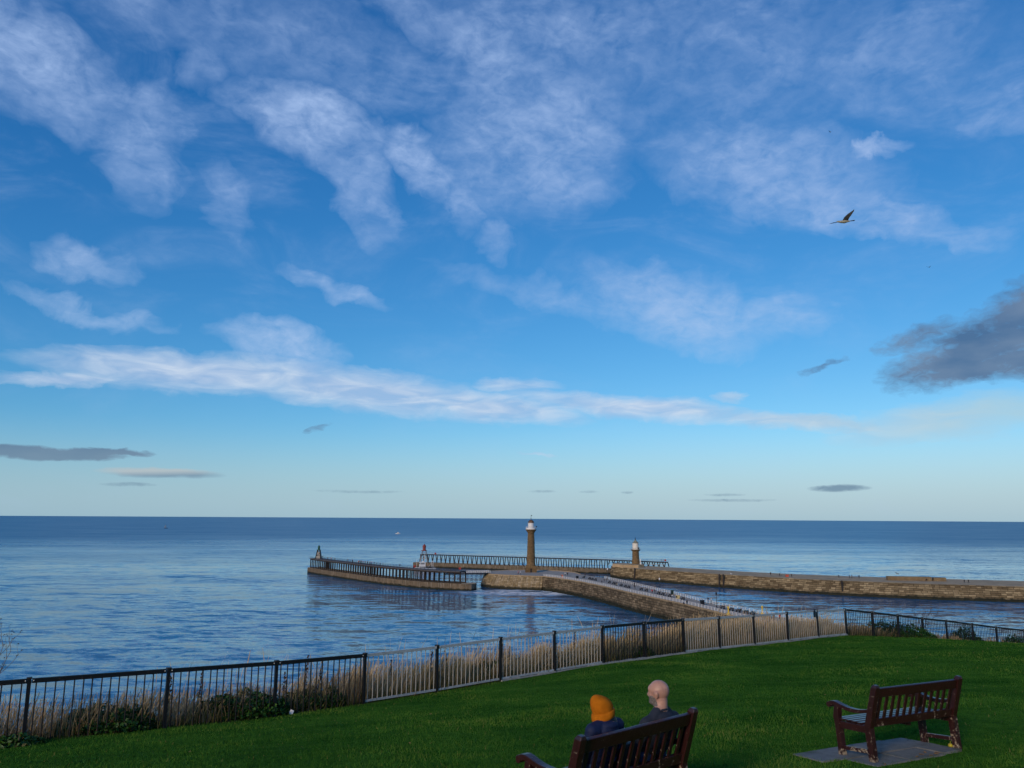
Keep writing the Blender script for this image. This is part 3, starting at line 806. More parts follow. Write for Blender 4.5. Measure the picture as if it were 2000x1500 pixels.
# beacons
def beacon(name, label, loc, h, base_w, m_top, m_leg, platform=None):
    t = thing(name, label, 'beacon', loc)
    hh = h * 0.62
    for sx in (-1, 1):
        for sy in (-1, 1):
            mb = MB(); mb.bar((sx * base_w, sy * base_w, 0), (sx * base_w * .45, sy * base_w * .45, hh), .32, .32); part('leg', mb, m_leg, t, local=True)
    for k in (.33, .66):
        wdt = base_w * (1 - .55 * k); z = hh * k
        mb = MB()
        for a_, b_ in (((-1, -1), (1, -1)), ((1, -1), (1, 1)), ((1, 1), (-1, 1)), ((-1, 1), (-1, -1))): mb.bar((a_[0] * wdt, a_[1] * wdt, z), (b_[0] * wdt, b_[1] * wdt, z), .16, .16)
        for a_, b_ in (((-1, -1), (1, -1)), ((1, 1), (-1, 1))): mb.bar((a_[0] * wdt, a_[1] * wdt, z), (b_[0] * wdt * .8, b_[1] * wdt * .8, z + hh * .3), .1, .1)
        part('brace', mb, m_leg, t, local=True)
    part('gallery', MB().lathe((0, 0, 0), [(base_w * .4, hh - .2), (base_w * .85, hh), (base_w * .85, hh + .25), (base_w * .4, hh + .3)], 12), m_top, t, local=True)
    ln = part('lantern', MB().lathe((0, 0, 0), [(base_w * .42, hh + .25), (base_w * .42, h * .8), (base_w * .5, h * .81), (base_w * .5, h * .86), (base_w * .15, h * .95)], 12), m_top, t, local=True)
    mb = MB(); mb.ball((0, 0, h * .94), .3); mb.tube([(0, 0, h * .94), (0, 0, h)], .05, 5); part('finial', mb, M_DARK, ln, local=True)
    if platform:
        mb = MB(); mb.box((0, 0, platform), (base_w * 2.1, base_w * 2.1, .3)); part('platform', mb, M_TIMBER, t, local=True)
    return t
beacon('beacon', 'green topped timber beacon on the tip of the curved extension', (-114.5, 468, 8.5), 7.9, 1.5, M_GREEN, M_TIMBER)
mb = MB(); mb.box((0, 0, .7), (2.6, 2.6, 1.4)); mb.prism([(-.9, -.9), (.9, -.9), (.9, .9), (-.9, .9)], 1.4, 3.8)
solo('equipment_hut', mb, plain('pale_concrete', (.4, .37, .32), .8, .15), 'small pale equipment housing under the green beacon', 'hut', (-114.5, 468, 8.5))
beacon('beacon', 'red topped steel lattice beacon standing at the tip of the straight extension', (-58.5, 529.5, 3.0), 12.6, 2.5, plain('weathered_red', (.24, .05, .04), .55, .25), M_GREY, 5.1)
# ------------------------------------------------------------------ figures: one continuous surface each, remeshed from overlapping limbs
def capsule(mb, a, b, r0, r1, n=10):
    a = Vector(a); b = Vector(b); d = b - a; L = d.length
    pts = []; rad = []
    t = d / L
    for k in range(4):
        th = math.pi / 2 * k / 3.5
        pts.append(a - t * r0 * math.cos(th)); rad.append(max(.001, r0 * math.sin(th)))
    pts.append(a); rad.append(r0); pts.append(b); rad.append(r1)
    for k in range(3, -1, -1):
        th = math.pi / 2 * k / 3.5
        pts.append(b + t * r1 * math.cos(th)); rad.append(max(.001, r1 * math.sin(th)))
    return mb.tube(pts, rad, n)
def fuse(name, mb, voxel, smooth_it=4):
    me = mb.mesh(name + '_raw', [])
    o = bpy.data.objects.new(name + '_raw', me); COL.objects.link(o)
    md = o.modifiers.new('r', 'REMESH'); md.mode = 'VOXEL'; md.voxel_size = voxel
    sm = o.modifiers.new('s', 'SMOOTH'); sm.factor = 0.5; sm.iterations = smooth_it
    dg = bpy.context.evaluated_depsgraph_get(); dg.update()
    out = bpy.data.meshes.new_from_object(o.evaluated_get(dg))
    bpy.data.objects.remove(o); bpy.data.meshes.remove(me)
    out.name = name; out.polygons.foreach_set('use_smooth', [True] * len(out.polygons))
    return out
def paint(me, mats, fn):
    me.materials.clear()
    for m in mats: me.materials.append(m)
    me.polygons.foreach_set('material_index', [fn(p.center) for p in me.polygons])

def small_body(pose):
    mb = MB()
    if pose in ('stand', 'walk'):
        st = 0.22 if pose == 'walk' else 0.06
        for s, dy in ((-1, st), (1, -st)):
            capsule(mb, (s * .09, 0, .88), (s * .10, dy * .6, .48), .095, .07); capsule(mb, (s * .10, dy * .6, .48), (s * .11, dy * 1.1, .07), .065, .05)
            capsule(mb, (s * .11, dy * 1.1, .05), (s * .11, dy * 1.1 - .14, .04), .045, .04)
            capsule(mb, (s * .2, 0, 1.40), (s * .25, -dy * .5, 1.12), .06, .05); capsule(mb, (s * .25, -dy * .5, 1.12), (s * .22, -dy - .1, .88), .045, .04)
        capsule(mb, (0, 0, .95), (0, 0, 1.36), .15, .17); capsule(mb, (-.14, 0, 1.4), (.14, 0, 1.4), .08, .08)
        capsule(mb, (0, 0, 1.45), (0, 0, 1.55), .06, .055); mb.ball((0, -.01, 1.65), .105, 10, sc=(.9, 1, 1.15))
        top = 1.76
    else:                                                # seated, facing -Y
        for s in (-1, 1):
            capsule(mb, (s * .09, .05, .50), (s * .11, -.38, .50), .095, .07); capsule(mb, (s * .11, -.38, .50), (s * .11, -.40, .08), .062, .05)
            capsule(mb, (s * .11, -.40, .05), (s * .11, -.54, .04), .045, .04)
            capsule(mb, (s * .2, .06, .98), (s * .24, -.06, .72), .06, .05); capsule(mb, (s * .24, -.06, .72), (s * .14, -.28, .62), .045, .04)
        capsule(mb, (0, .06, .53), (0, .08, .94), .15, .17); capsule(mb, (-.14, .07, .98), (.14, .07, .98), .08, .08)
        capsule(mb, (0, .06, 1.02), (0, .04, 1.12), .06, .055); mb.ball((0, .02, 1.22), .105, 10, sc=(.9, 1, 1.15))
        top = 1.34
    return fuse('person_' + pose, mb, 0.035, 2), top
M_SKIN = plain('skin', (.42, .24, .17), .55, .08, 10)
M_HAIR = plain('hair', (.035, .022, .015), .7, .3, 20)
CL = {'dark navy': (.012, .016, .035), 'black': (.010, .010, .012), 'red': (.45, .03, .035), 'white': (.62, .60, .58), 'cream': (.55, .47, .33), 'grey': (.14, .14, .15), 'pink': (.50, .22, .24), 'blue': (.04, .10, .28), 'brown': (.10, .06, .035), 'olive': (.07, .07, .03)}
M_CL = {k: plain('cloth_' + k.replace(' ', '_'), v, .85, .2, 8) for k, v in CL.items()}
M_TROUSER = plain('cloth_trousers', (.02, .022, .03), .85, .2, 8)
BODY = {}
def person(x, y, z, colr, pose, rz, label, group, h=1.0):
    key = (pose, colr)
    if key not in BODY:
        if pose not in BODY: BODY[pose] = small_body(pose)
        me0, top = BODY[pose]; me = me0.copy()
        waist = .98 if pose != 'sit' else .60
        def fn(c):
            if c.z > top - .14 and c.y > -.06: return 3
            if c.z > top - .30: return 2
            if c.z > waist: return 1
            if pose == 'sit' and c.y > -.02 and c.z > .58: return 1
            if pose != 'sit' and c.z < .98 and abs(c.x) > .175: return 2 if c.z < .9 else 1
            return 0
        paint(me, [M_TROUSER, M_CL[colr], M_SKIN, M_HAIR], fn); BODY[key] = me
    o = link('person', BODY[key], None, (x, y, z)); o.rotation_euler = (0, 0, rz); o.scale = (h,) * 3
    return tag(o, label, 'person', group)
WP = [(25.6, 371.8, 'white', 'stand', "person in white top standing beside the lighthouse end of the pier"), (26.7, 371.5, 'black', 'walk', "person in black beside the white topped walker near the lighthouse"),
      (34.5, 367.4, 'dark navy', 'stand', "person in navy at the harbour side railing near the lighthouse"), (39.8, 336.9, 'dark navy', 'walk', "person in navy walking in a pair past the pier seats"),
      (40.9, 338.4, 'grey', 'walk', "person in grey walking in a pair past the pier seats"), (49.0, 314.0, 'black', 'stand', "person in black standing between the seats and harbour railing"),
      (47.7, 304.2, 'black', 'walk', "person in black walking along the middle of the pier"), (42.6, 317.2, 'cream', 'sit', "person in cream coat sitting on a pier seat"),
      (37.6, 326.5, 'dark navy', 'walk', "person in navy walking close to the seaward pier railing"), (51.1, 286.2, 'red', 'walk', "person in red top walking with a dark clothed companion"),
      (52.1, 286.4, 'black', 'walk', "person in black walking beside someone in red on the pier"), (54.3, 276.5, 'grey', 'sit', "person in grey sitting on a pier seat by a dark cabinet"),
      (55.4, 272.1, 'white', 'sit', "person in white top sitting on a pier seat by the cream locker"), (64.2, 258.1, 'dark navy', 'walk', "person in navy walking arm to arm beside the harbour railing"),
      (65.0, 257.2, 'white', 'walk', "person in pale top walking beside the harbour railing with a navy companion"), (55.6, 250.4, 'black', 'walk', "person in black walking a dog along the white railing"),
      (67.4, 232.6, 'brown', 'sit', "person in brown sitting on a pier seat near the yellow posts"), (70.6, 218.5, 'dark navy', 'walk', "person in navy in the group beyond the clifftop railings"),
      (71.4, 216.0, 'black', 'walk', "person in black in the group beyond the clifftop railings"), (72.2, 213.6, 'red', 'walk', "person in red in the group beyond the clifftop railings"),
      (73.2, 216.4, 'grey', 'stand', "person in grey in the group beyond the clifftop railings"), (77.0, 214.5, 'olive', 'walk', "person in olive walking ahead of the group beyond the railings"), (78.2, 214.2, 'grey', 'walk', "person in grey walking ahead of the group beyond the railings"),
      (3.5, 377.5, 'pink', 'stand', "person in pink top on the round pier head"), (4.6, 377.3, 'white', 'stand', "person in white top on the round pier head")]
for i, (x, y, c, pz, lb) in enumerate(WP):
    sit = pz == 'sit'
    person(x, y, ZW + .015 if not sit else ZW + .0, c, pz, (R(-74) if sit else random.uniform(0, 6.28)), lb, 'people on the paved pier', random.uniform(.94, 1.04))
EP = [(126.8, 385.2, 'black', 'stand', 'angler in black on the rough stone pier'), (129.0, 378.6, 'dark navy', 'stand', 'person in navy beside a fishing rod on the stone pier'), (132.6, 372.8, 'black', 'walk', 'person in black next to the red box on the stone pier'),
      (155.6, 374.5, 'dark navy', 'sit', 'person in navy seated on the far edge of the stone pier'), (158.6, 369.8, 'black', 'stand', 'person in black standing in a pair on the stone pier'), (159.8, 369.9, 'brown', 'stand', 'person in brown standing in a pair on the stone pier'),
      (162.6, 368.6, 'dark navy', 'stand', 'person in navy standing apart on the stone pier'), (187.6, 356.4, 'black', 'sit', 'person in black sitting by the long parapet block'), (198.6, 346.0, 'dark navy', 'walk', 'person in navy walking past the parapet blocks'), (199.6, 344.6, 'black', 'walk', 'person in black walking past the parapet blocks')]
for x, y, c, pz, lb in EP:
    person(x, y, ZE, c, pz, random.uniform(-.8, .8) + math.pi, lb, 'people on the rough stone pier')
ORDP = ['first', 'second', 'third', 'fourth', 'fifth', 'sixth', 'seventh', 'eighth', 'ninth', 'tenth', 'eleventh', 'twelfth', 'thirteenth', 'fourteenth', 'fifteenth', 'sixteenth', 'seventeenth', 'eighteenth', 'nineteenth', 'twentieth', 'twenty-first', 'twenty-second', 'twenty-third', 'twenty-fourth', 'twenty-fifth']
WX = [-111.2, -105, -102.7, -99.1, -90, -86.3, -85.0, -81.5, -80.8, -80.2, -79.5, -78.9, -78.1, -76.8, -75.7, -74.6, -73.6, -73.0, -72.6, -71.8, -70.9, -68.4, -66.3, -65.0, -55.0]
cols = ['dark navy', 'black', 'pink', 'black', 'grey', 'black', 'dark navy', 'black', 'red', 'dark navy', 'olive', 'black', 'red', 'brown', 'black', 'dark navy', 'black', 'grey', 'pink', 'blue', 'black', 'dark navy', 'black', 'brown', 'black']
for i, (x, c) in enumerate(zip(WX, cols)):
    j = min(range(len(FW)), key=lambda k: abs((FW[k] + NW[k] * 3).x - x))
    a_ = FW[j] + NW[j] * random.uniform(1.5, 5.5)
    crowd = -82 < x < -72
    person(x, a_.y + (a_.x - x) * 1.2, 8.5, c, 'stand' if i % 2 else 'walk', random.uniform(0, 6.28), f"person in {c} " + ("in the cluster" if crowd else "strolling") + f" on the curved extension, {ORDP[i]} from the green beacon", 'people on the curved extension')
EX = [(86.6, 453.5, 'black'), (87.6, 452.9, 'dark navy')]
for x, y, c in EX: person(x, y, 8.42, c, 'stand', 1.0, f'person in {c} at the landward end of the timber trestle', 'people on the timber trestle')
person(-36.5, 519.5, 3.0, 'black', 'sit', 0.3, 'person in black crouched on the concrete ledge below the trestle', 'people on the timber trestle')
person(-14.0, 510.0, 3.0, 'blue', 'stand', 0.3, 'person in blue standing on the concrete ledge below the trestle', 'people on the timber trestle')

# dog
mb = MB(); capsule(mb, (-.25, 0, .42), (.22, 0, .44), .12, .14); capsule(mb, (.22, 0, .46), (.42, 0, .62), .09, .08); capsule(mb, (.42, 0, .63), (.58, 0, .58), .07, .045); capsule(mb, (-.3, 0, .48), (-.5, 0, .66), .03, .02)
for x_ in (-.24, .2):
    for s in (-.09, .09):
        capsule(mb, (x_, s, .4), (x_ + (-.05 if x_ < 0 else 0), s, .2), .06, .035); capsule(mb, (x_ + (-.05 if x_ < 0 else 0), s, .2), (x_, s, .03), .032, .03)
me = fuse('dog', mb, .02, 2); me.materials.append(plain('dog_fur', (.02, .015, .012), .8, .3))
o = link('dog', me, None, (54.9, 251.9, ZW)); o.rotation_euler = (0, 0, 1.9); tag(o, 'small black dog walked along the white railing', 'dog')

# ------------------------------------------------------------------ white railings of the west pier
def white_railing(label, pts, side):
    P = even(pts, 2.1)
    t = thing('railing', label, 'railing', tuple(P[len(P) // 2]))
    pm = MB().box((0, 0, .55), (.13, .13, 1.1)).mesh('post', M_WHITE)
    for p in P:
        o = link('post', pm, t); o.location = p - Vector(t.location)
    for k in (1.05, .70, .36):
        mb = MB()
        for a, b in zip(P, P[1:]): mb.bar(a + Vector((0, 0, k)), b + Vector((0, 0, k)), .085, .085)
        part('rail', mb, M_WHITE, t)
inL = [Vector((x, y, ZW)) for x, y in WL[2:]] + [Vector((17.6, 364.5, ZW))]
nl = normals2d(inL[:-1])
white_railing('white railing along the seaward edge of the paved pier', [p - n * .65 for p, n in zip(inL[:-1], nl)], 1)
inR = [Vector((x, y, ZW)) for x, y in WR[2:-1]]
nr_ = normals2d(inR)
white_railing('white railing along the harbour edge of the paved pier', [p + n * .5 for p, n in zip(inR, nr_)], 1)

# pier seats
def pier_seat():
    t = thing('slatted_bench', 'dark slatted seat in the row down the middle of the paved pier', 'bench', (0, 0, 0), 0, 'seats down the paved pier')
    for k in range(3):
        mb = MB(); mb.box((0, -.16 + k * .16, .45), (2.0, .13, .05)); part('seat_slat', mb, M_TIMBER, t, local=True)
    for k in range(3):
        mb = MB(); mb.box((0, .27 + .03 * k, .6 + .15 * k), (2.0, .04, .12)); part('back_slat', mb, M_TIMBER, t, local=True)
    for s in (-.85, .85):
        mb = MB(); mb.box((s, .02, .22), (.09, .5, .44)); mb.bar((s, .26, .4), (s, .36, 1.0), .09, .07); mb.box((s, 0, .68), (.08, .5, .05)); mb.box((s, -.22, .55), (.08, .06, .26)); part('end_frame', mb, M_DARK, t, local=True)
    return t
seat0 = pier_seat(); first = True
SL = [(33.1, 359.0), (35.0, 351.6), (35.9, 348.4), (36.9, 344.8), (41.3, 331.8), (42.4, 326.9), (43.0, 324.0), (44.2, 317.4), (45.2, 312.8), (46.1, 309.6), (49.4, 300.0), (50.6, 296.0), (53.0, 284.5), (53.8, 280.8), (55.2, 275.6), (57.4, 264.8), (64.0, 240.2), (65.4, 235.8), (66.5, 232.6), (67.8, 229.3), (68.9, 226.6)]
ORD = ['first', 'second', 'third', 'fourth', 'fifth', 'sixth', 'seventh', 'eighth', 'ninth', 'tenth', 'eleventh', 'twelfth', 'thirteenth', 'fourteenth', 'fifteenth', 'sixteenth', 'seventeenth', 'eighteenth', 'nineteenth', 'twentieth', 'twenty-first', 'twenty-second']
for i_, (x, y) in enumerate(SL):
    o = seat0 if first else copy_tree(seat0); first = False; o['label'] = f'dark slatted seat on the paved pier, {ORD[i_]} in the row from the tall lighthouse'
    o.location = (x, y, ZW); o.rotation_euler = (0, 0, R(-74))

# lamps, bins, lockers
def lamp(x, y, label, globe):
    t = thing('lamp_post', label, 'lamp post', (x, y, ZW), 0, 'lamp posts of the paved pier')
    part('base', MB().lathe((0, 0, 0), [(.22, 0), (.22, .5), (.14, .6), (.12, 1.0)], 10), M_DARK, t, local=True)
    part('column', MB().lathe((0, 0, 0), [(.09, .9), (.06, 4.0)], 8), M_DARK, t, local=True)
    part('lantern', MB().lathe((0, 0, 0), [(.08, 3.95), (.24, 4.15), (.28, 4.5), (.18, 4.72), (.05, 4.85)], 10), M_WHITE if globe else M_DARK, t, local=True)
lamp(62.8, 242.2, 'slim black lamp post beside the long bench near the yellow posts', False)
lamp(56.0, 297.6, 'lamp post with pale globe by the harbour railing halfway along the pier', True)
lamp(43.2, 352.8, 'lamp post with pale globe near the lighthouse end of the pier', True)
def cabinet(x, y, s, m, label, rz=R(-74), name='cabinet', cat='cabinet'):
    mb = MB(); mb.box((0, 0, s[2] / 2), s); t = thing(name, label, cat, (x, y, ZW), rz)
    part('body', mb, m, t, local=True)
    mb = MB(); mb.box((0, 0, s[2] + .06), (s[0] + .1, s[1] + .1, .12)); part('lid', mb, m, t, local=True)
    mb = MB(); mb.box((0, -s[1] / 2 - .02, s[2] * .55), (s[0] * .7, .03, s[2] * .6)); part('door', mb, M_DARK, t, local=True)
cabinet(29.7, 353.2, (.9, .9, 1.3), M_BLACKP, 'black litter bin near the seaward railing by the lighthouse', name='litter_bin', cat='bin')
cabinet(60.4, 250.3, (1.2, .9, 1.5), M_BLACKP, 'big black litter bin standing alone in the middle of the walkway', name='litter_bin', cat='bin')
cabinet(58.0, 284.6, (1.0, .6, 1.4), plain('dark_green_paint', (.012, .035, .025), .5, .2), 'dark green cabinet against the harbour railing')
cabinet(57.0, 270.6, (1.3, .8, 1.0), plain('cream_box', (.6, .48, .22), .6, .1), 'cream yellow storage locker behind the seats', name='locker', cat='locker')
cabinet(23.4, 360.0, (1.2, .5, 1.2), plain('orange_paint', (.62, .16, .07), .5, .1), 'orange lifebuoy locker on the seaward railing by the pier head', name='lifebuoy_locker', cat='locker')
for x, y, lb in ((61.7, 225.4, 'yellow painted post on the seaward edge of the pier'), (71.9, 227.2, 'yellow painted post on the harbour edge of the pier')):
    t = thing('marker_post', lb, 'post', (x, y, ZW))
    part('base', MB().lathe((0, 0, 0), [(.55, 0), (.5, .5), (.3, .6)], 8), M_YELLOW, t, local=True)
    part('column', MB().lathe((0, 0, 0), [(.22, .5), (.2, 1.9), (.34, 2.0), (.3, 2.3), (.08, 2.5)], 8), M_YELLOW, t, local=True)
# lifebuoys on the extensions
def lifebuoy(x, y, z, label):
    t = thing('lifebuoy', label, 'lifebuoy', (x, y, z), 0, 'lifebuoys along the pier extensions')
    mb = MB(); mb.box((0, 0, .55), (.12, .12, 1.1)); part('stand', mb, M_GREY, t, local=True)
    mb = MB(); mb.tube([(.42 * math.cos(k * math.pi / 8), -.14, 1.0 + .42 * math.sin(k * math.pi / 8)) for k in range(17)], .15, 8); part('ring', mb, M_RED, t, local=True)
    mb = MB(); mb.box((0, -.02, 1.0), (1.0, .12, 1.0)); part('backboard', mb, M_RED, t, local=True)
lifebuoy(-50.0, 520.0, 8.42, 'red lifebuoy on the trestle beside the red beacon'); lifebuoy(14.3, 491.5, 8.42, 'red lifebuoy on the trestle midway behind the tall lighthouse')
lifebuoy(88.6, 451.7, 8.42, 'red lifebuoy at the landward end of the trestle'); lifebuoy(-46.6, 381.5, 8.5, 'red lifebuoy on the curved extension facing the far trestle')
lifebuoy(-23.8, 368.2, 8.5, 'big red lifebuoy where the curved extension meets the footbridge')
mb = MB(); mb.box((0, 0, .45), (1.3, .9, .9)); mb.box((0, 0, .95), (1.4, 1.0, .12))
solo('tackle_box', mb, plain('red_box', (.5, .09, .05), .5, .1), 'red tackle box on the rough stone pier', 'box', (132.0, 377.2, ZE))
mb = MB(); mb.tube([(0, 0, 0), (-.25, -.1, 1.6), (-.6, -.3, 3.4)], [.05, .04, .02], 6); mb.tube([(.12, 0, .5), (-.12, 0, .5)], .06, 6)
solo('fishing_rod', mb, M_DARK, 'upright fishing rod propped on the rough stone pier', 'fishing rod', (130.6, 381.0, ZE))

# ------------------------------------------------------------------ boats
def hull(L, W, D, sheer=.6):
    mb = MB(); n = 13; vs = []; fs = []
    for i in range(n):
        x = -L / 2 + L * i / (n - 1); k = i / (n - 1)
        wd = W / 2 * (1 - max(0, (k - .5) / .5) ** 2.2) * (0.82 + .18 * min(1, k / .3)); top = D * (.62 + sheer * max(0, k - .3) ** 2 + .08 * max(0, .3 - k))
        vs += [(x, -wd, top), (x, -wd * .9, .2), (x, -wd * .4, -.6), (x, wd * .4, -.6), (x, wd * .9, .2), (x, wd, top)]
    for i in range(n - 1):
        for j in range(5): fs.append((i * 6 + j, (i + 1) * 6 + j, (i + 1) * 6 + j + 1, i * 6 + j + 1))
        fs.append((i * 6 + 5, (i + 1) * 6 + 5, (i + 1) * 6, i * 6))
    fs.append((0, 1, 2, 3, 4, 5)); mb.add(vs, fs); return mb
fb_ = thing('fishing_boat', 'white fishing boat with masts and gantry passing behind the curved extension', 'boat', (-53.5, 490, 0), R(200))
part('hull', hull(13.5, 4.6, 3.0), plain('boat_hull', (.55, .55, .54), .5, .25), fb_, local=True)
mb = MB(); mb.box((1.6, 0, 3.9), (3.4, 2.8, 3.0)); wh = part('wheelhouse', mb, M_WHITE, fb_, local=True)
mb = MB(); mb.box((3.32, 0, 4.6), (.06, 2.4, .7)); mb.box((1.8, -1.42, 4.6), (2.4, .06, .6)); mb.box((1.8, 1.42, 4.6), (2.4, .06, .6)); part('window', mb, M_GLASS, wh, local=True)
mb = MB(); mb.box((1.5, 0, 5.5), (3.9, 3.2, .2)); mb.box((1.2, 0, 5.9), (1.0, 1.2, .7)); part('roof', mb, M_WHITE, wh, local=True)
mb = MB(); mb.tube([(.4, 0, 5.4), (.4, 0, 10.2)], .12, 6); mb.box((.4, 0, 8.6), (.2, 1.9, .18)); mb.box((.4, 0, 7.4), (.3, 1.5, .3)); mb.box((.6, 0, 9.4), (.8, .8, .2)); part('mast', mb, M_WHITE, fb_, local=True)
mb = MB()
for s in (-1.6, 1.6): mb.bar((-4.8, s, 2), (-4.8, s, 6.0), .2, .2)
mb.bar((-4.8, -1.6, 6.0), (-4.8, 1.6, 6.0), .25, .25); mb.bar((-4.8, 0, 6.0), (-2.0, 0, 2.2), .12, .12); part('gantry', mb, M_WHITE, fb_, local=True)
mb = MB(); mb.tube([(5.2, 0, 2.6), (5.2, 0, 7.4)], .09, 6); mb.bar((5.2, 0, 7.2), (.4, 0, 9.0), .05, .05); part('foremast', mb, M_WHITE, fb_, local=True)
mb = MB()
for k in range(9): mb.box((-6 + k * 1.4, -2.05, 2.5), (.05, .05, .9)); mb.box((-6 + k * 1.4, 2.05, 2.5), (.05, .05, .9))
mb.bar((-6, -2.05, 2.95), (5.2, -2.05, 2.95), .06, .06); mb.bar((-6, 2.05, 2.95), (5.2, 2.05, 2.95), .06, .06); part('rail', mb, M_GREY, fb_, local=True)
mb = MB(); mb.box((-3, 0, 2.3), (2.0, 2.2, .8)); part('winch', mb, M_DARK, fb_, local=True)

mbt = thing('motor_boat', 'small pale motor boat far out trailing a wake on the open sea', 'boat', (-224, 1547, 0), R(188))
part('hull', hull(9, 3.2, 2.2), plain('pale_hull', (.6, .6, .58), .5, .1), mbt, local=True)
mb = MB(); mb.box((0, 0, 2.6), (3.4, 2.2, 1.8)); cb = part('cabin', mb, M_WHITE, mbt, local=True)
mb = MB(); mb.box((1.0, 0, 2.9), (1.5, 2.26, .6)); part('window', mb, M_GLASS, cb, local=True)
sb = thing('sailing_boat', 'tiny distant sailing boat near the horizon', 'boat', (-911, 2062, 0), R(30))
part('hull', hull(9, 3, 1.8), M_DARK, sb, local=True)
mb = MB(); mb.tube([(0, 0, 1), (0, 0, 11)], .12, 6); part('mast', mb, M_DARK, sb, local=True)
mb = MB(); mb.add([(-.2, .04, 2), (-3.8, .3, 2.2), (-.1, .04, 10.6), (-.2, -.04, 2), (-3.8, .2, 2.2), (-.1, -.04, 10.6)], [(0, 1, 2), (5, 4, 3), (0, 3, 4, 1), (1, 4, 5, 2), (2, 5, 3, 0)]); part('sail', mb, M_GREY, sb, local=True)

# ------------------------------------------------------------------ gulls
M_GUW = plain('gull_body', (.34, .32, .25), .7, .2, 20); M_GUD = plain('gull_wing', (.045, .05, .055), .7, .25, 20); M_BEAK = plain('beak', (.35, .22, .04), .5, .1)
def wing(mb, pts):
    """pts: list of (leading edge, trailing edge, thickness)"""
    vs = []; fs = []
    for le_, te, th in pts:
        le_ = Vector(le_); te = Vector(te); m = le_.lerp(te, .35)
        vs += [le_, m + Vector((0, 0, th)), te, m - Vector((0, 0, th))]
    for i in range(len(pts) - 1):
        for j in range(4): fs.append((i * 4 + j, i * 4 + (j + 1) % 4, (i + 1) * 4 + (j + 1) % 4, (i + 1) * 4 + j))
    fs += [(0, 1, 2, 3), tuple((len(pts) - 1) * 4 + k for k in (3, 2, 1, 0))]
    mb.add(vs, fs)
# head towards -X, wings mid-beat: near wing raised, far wing stretched out low
g = thing('gull', 'grey brown gull gliding with one wing raised against the blue sky', 'bird', (11.2, 24.66, CZ + 9.94), R(-12), 'gulls in the air')
mb = MB()
capsule(mb, (-.11, 0, .005), (.02, 0, .0), .042, .058, 12); capsule(mb, (.02, 0, 0), (.16, 0, .008), .058, .028, 12); capsule(mb, (-.11, 0, .008), (-.185, 0, .018), .036, .030, 12); capsule(mb, (-.19, 0, .018), (-.20, 0, .018), .030, .026, 12); capsule(mb, (.15, 0, .008), (.26, 0, .014), .022, .012, 10)
me = fuse('body', mb, .007, 3); me.materials.append(M_GUW); link('body', me, g)
mb = MB(); mb.tube([(-.215, 0, .014), (-.245, 0, .010), (-.262, 0, .004)], [.010, .007, .002], 6); part('beak', mb, M_BEAK, g, local=True)
mb = MB(); wing(mb, [((.20, -.03, .012), (.22, -.02, .012), .006), ((.20, .03, .012), (.22, .02, .012), .006)])
mb = MB(); mb.add([(.2, -.02, .016), (.2, .02, .016), (.345, .05, .022), (.345, -.05, .022), (.2, -.02, .008), (.2, .02, .008), (.345, .05, .016), (.345, -.05, .016)], [(0, 1, 2, 3), (7, 6, 5, 4), (0, 4, 5, 1), (1, 5, 6, 2), (2, 6, 7, 3), (3, 7, 4, 0)]); part('tail', mb, M_GUD, g, local=True)
mb = MB(); wing(mb, [((-.05, -.03, .03), (.13, -.03, .02), .010), ((.00, -.10, .12), (.16, -.11, .09), .008), ((.10, -.17, .20), (.22, -.17, .16), .006), ((.24, -.22, .28), (.29, -.22, .26), .003), ((.30, -.24, .325), (.305, -.24, .32), .001)]); part('wing', mb, M_GUD, g, local=True)
mb = MB(); wing(mb, [((-.06, .03, .02), (.12, .03, .01), .010), ((-.16, .22, .09), (.0, .24, .085), .008), ((-.26, .38, .14), (-.15, .38, .13), .006), ((-.36, .52, .155), (-.33, .52, .15), .002)]); part('wing', mb, M_GUD, g, local=True)
for (x, y, z, lb) in ((107.3, 241.4, CZ + 129.3, 'tiny far gull high among the thin clouds'), (141.0, 249.2, CZ + 84.4, 'tiny far gull above the dark cloud'), (100.7, 205.4, CZ - 13.8, 'tiny gull skimming over the harbour water')):
    c = copy_tree(g); c.location = (x, y, z); c.rotation_euler = (0, 0, random.uniform(0, 6)); c['label'] = lb; c.scale = (1.6,) * 3
mb = MB(); capsule(mb, (-.12, 0, .2), (.14, 0, .22), .09, .06); capsule(mb, (-.16, 0, .28), (-.2, 0, .36), .06, .055); capsule(mb, (.12, 0, .22), (.34, 0, .2), .04, .02)
for s in (-.03, .03): capsule(mb, (0, s, .15), (0, s, .02), .014, .012, 6)
me = fuse('perched_gull', mb, .015, 2); me.materials.append(M_WHITE)
o = link('gull', me, None, (108.6, 388.9, ZE)); o.scale = (2.0,) * 3; tag(o, 'white gull perched on the edge of the rough stone pier', 'bird')
# ------------------------------------------------------------------ clifftop railings
def galv(t, b):
    P = t.node('ShaderNodeTexCoord').outputs['Object']
    n = t.noise(P, 7, 4, .6).outputs[0]
    t.put(b.inputs['Base Color'], t.mix(t.maprange(n, .3, .7), (.40, .41, .40), (.56, .56, .54)))
    b.inputs['Roughness'].default_value = .55; b.inputs['Metallic'].default_value = .25
M_GALV = mat('galvanised_steel', galv)
M_GALVBAR = plain('dull_galvanised_bar', (.38, .365, .33), .6, .12, 3)
def blackrail(t, b):
    P = t.node('ShaderNodeTexCoord').outputs['Object']
    n = t.noise(P, 13, 5, .65).outputs[0]
    t.put(b.inputs['Base Color'], t.mix(t.maprange(n, .62, .70), (.011, .011, .013), (.10, .055, .03)))
    b.inputs['Roughness'].default_value = .42; b.inputs['Specular IOR Level'].default_value = .4
M_RAILB = mat('flaking_black_paint', blackrail)
RH = 1.2
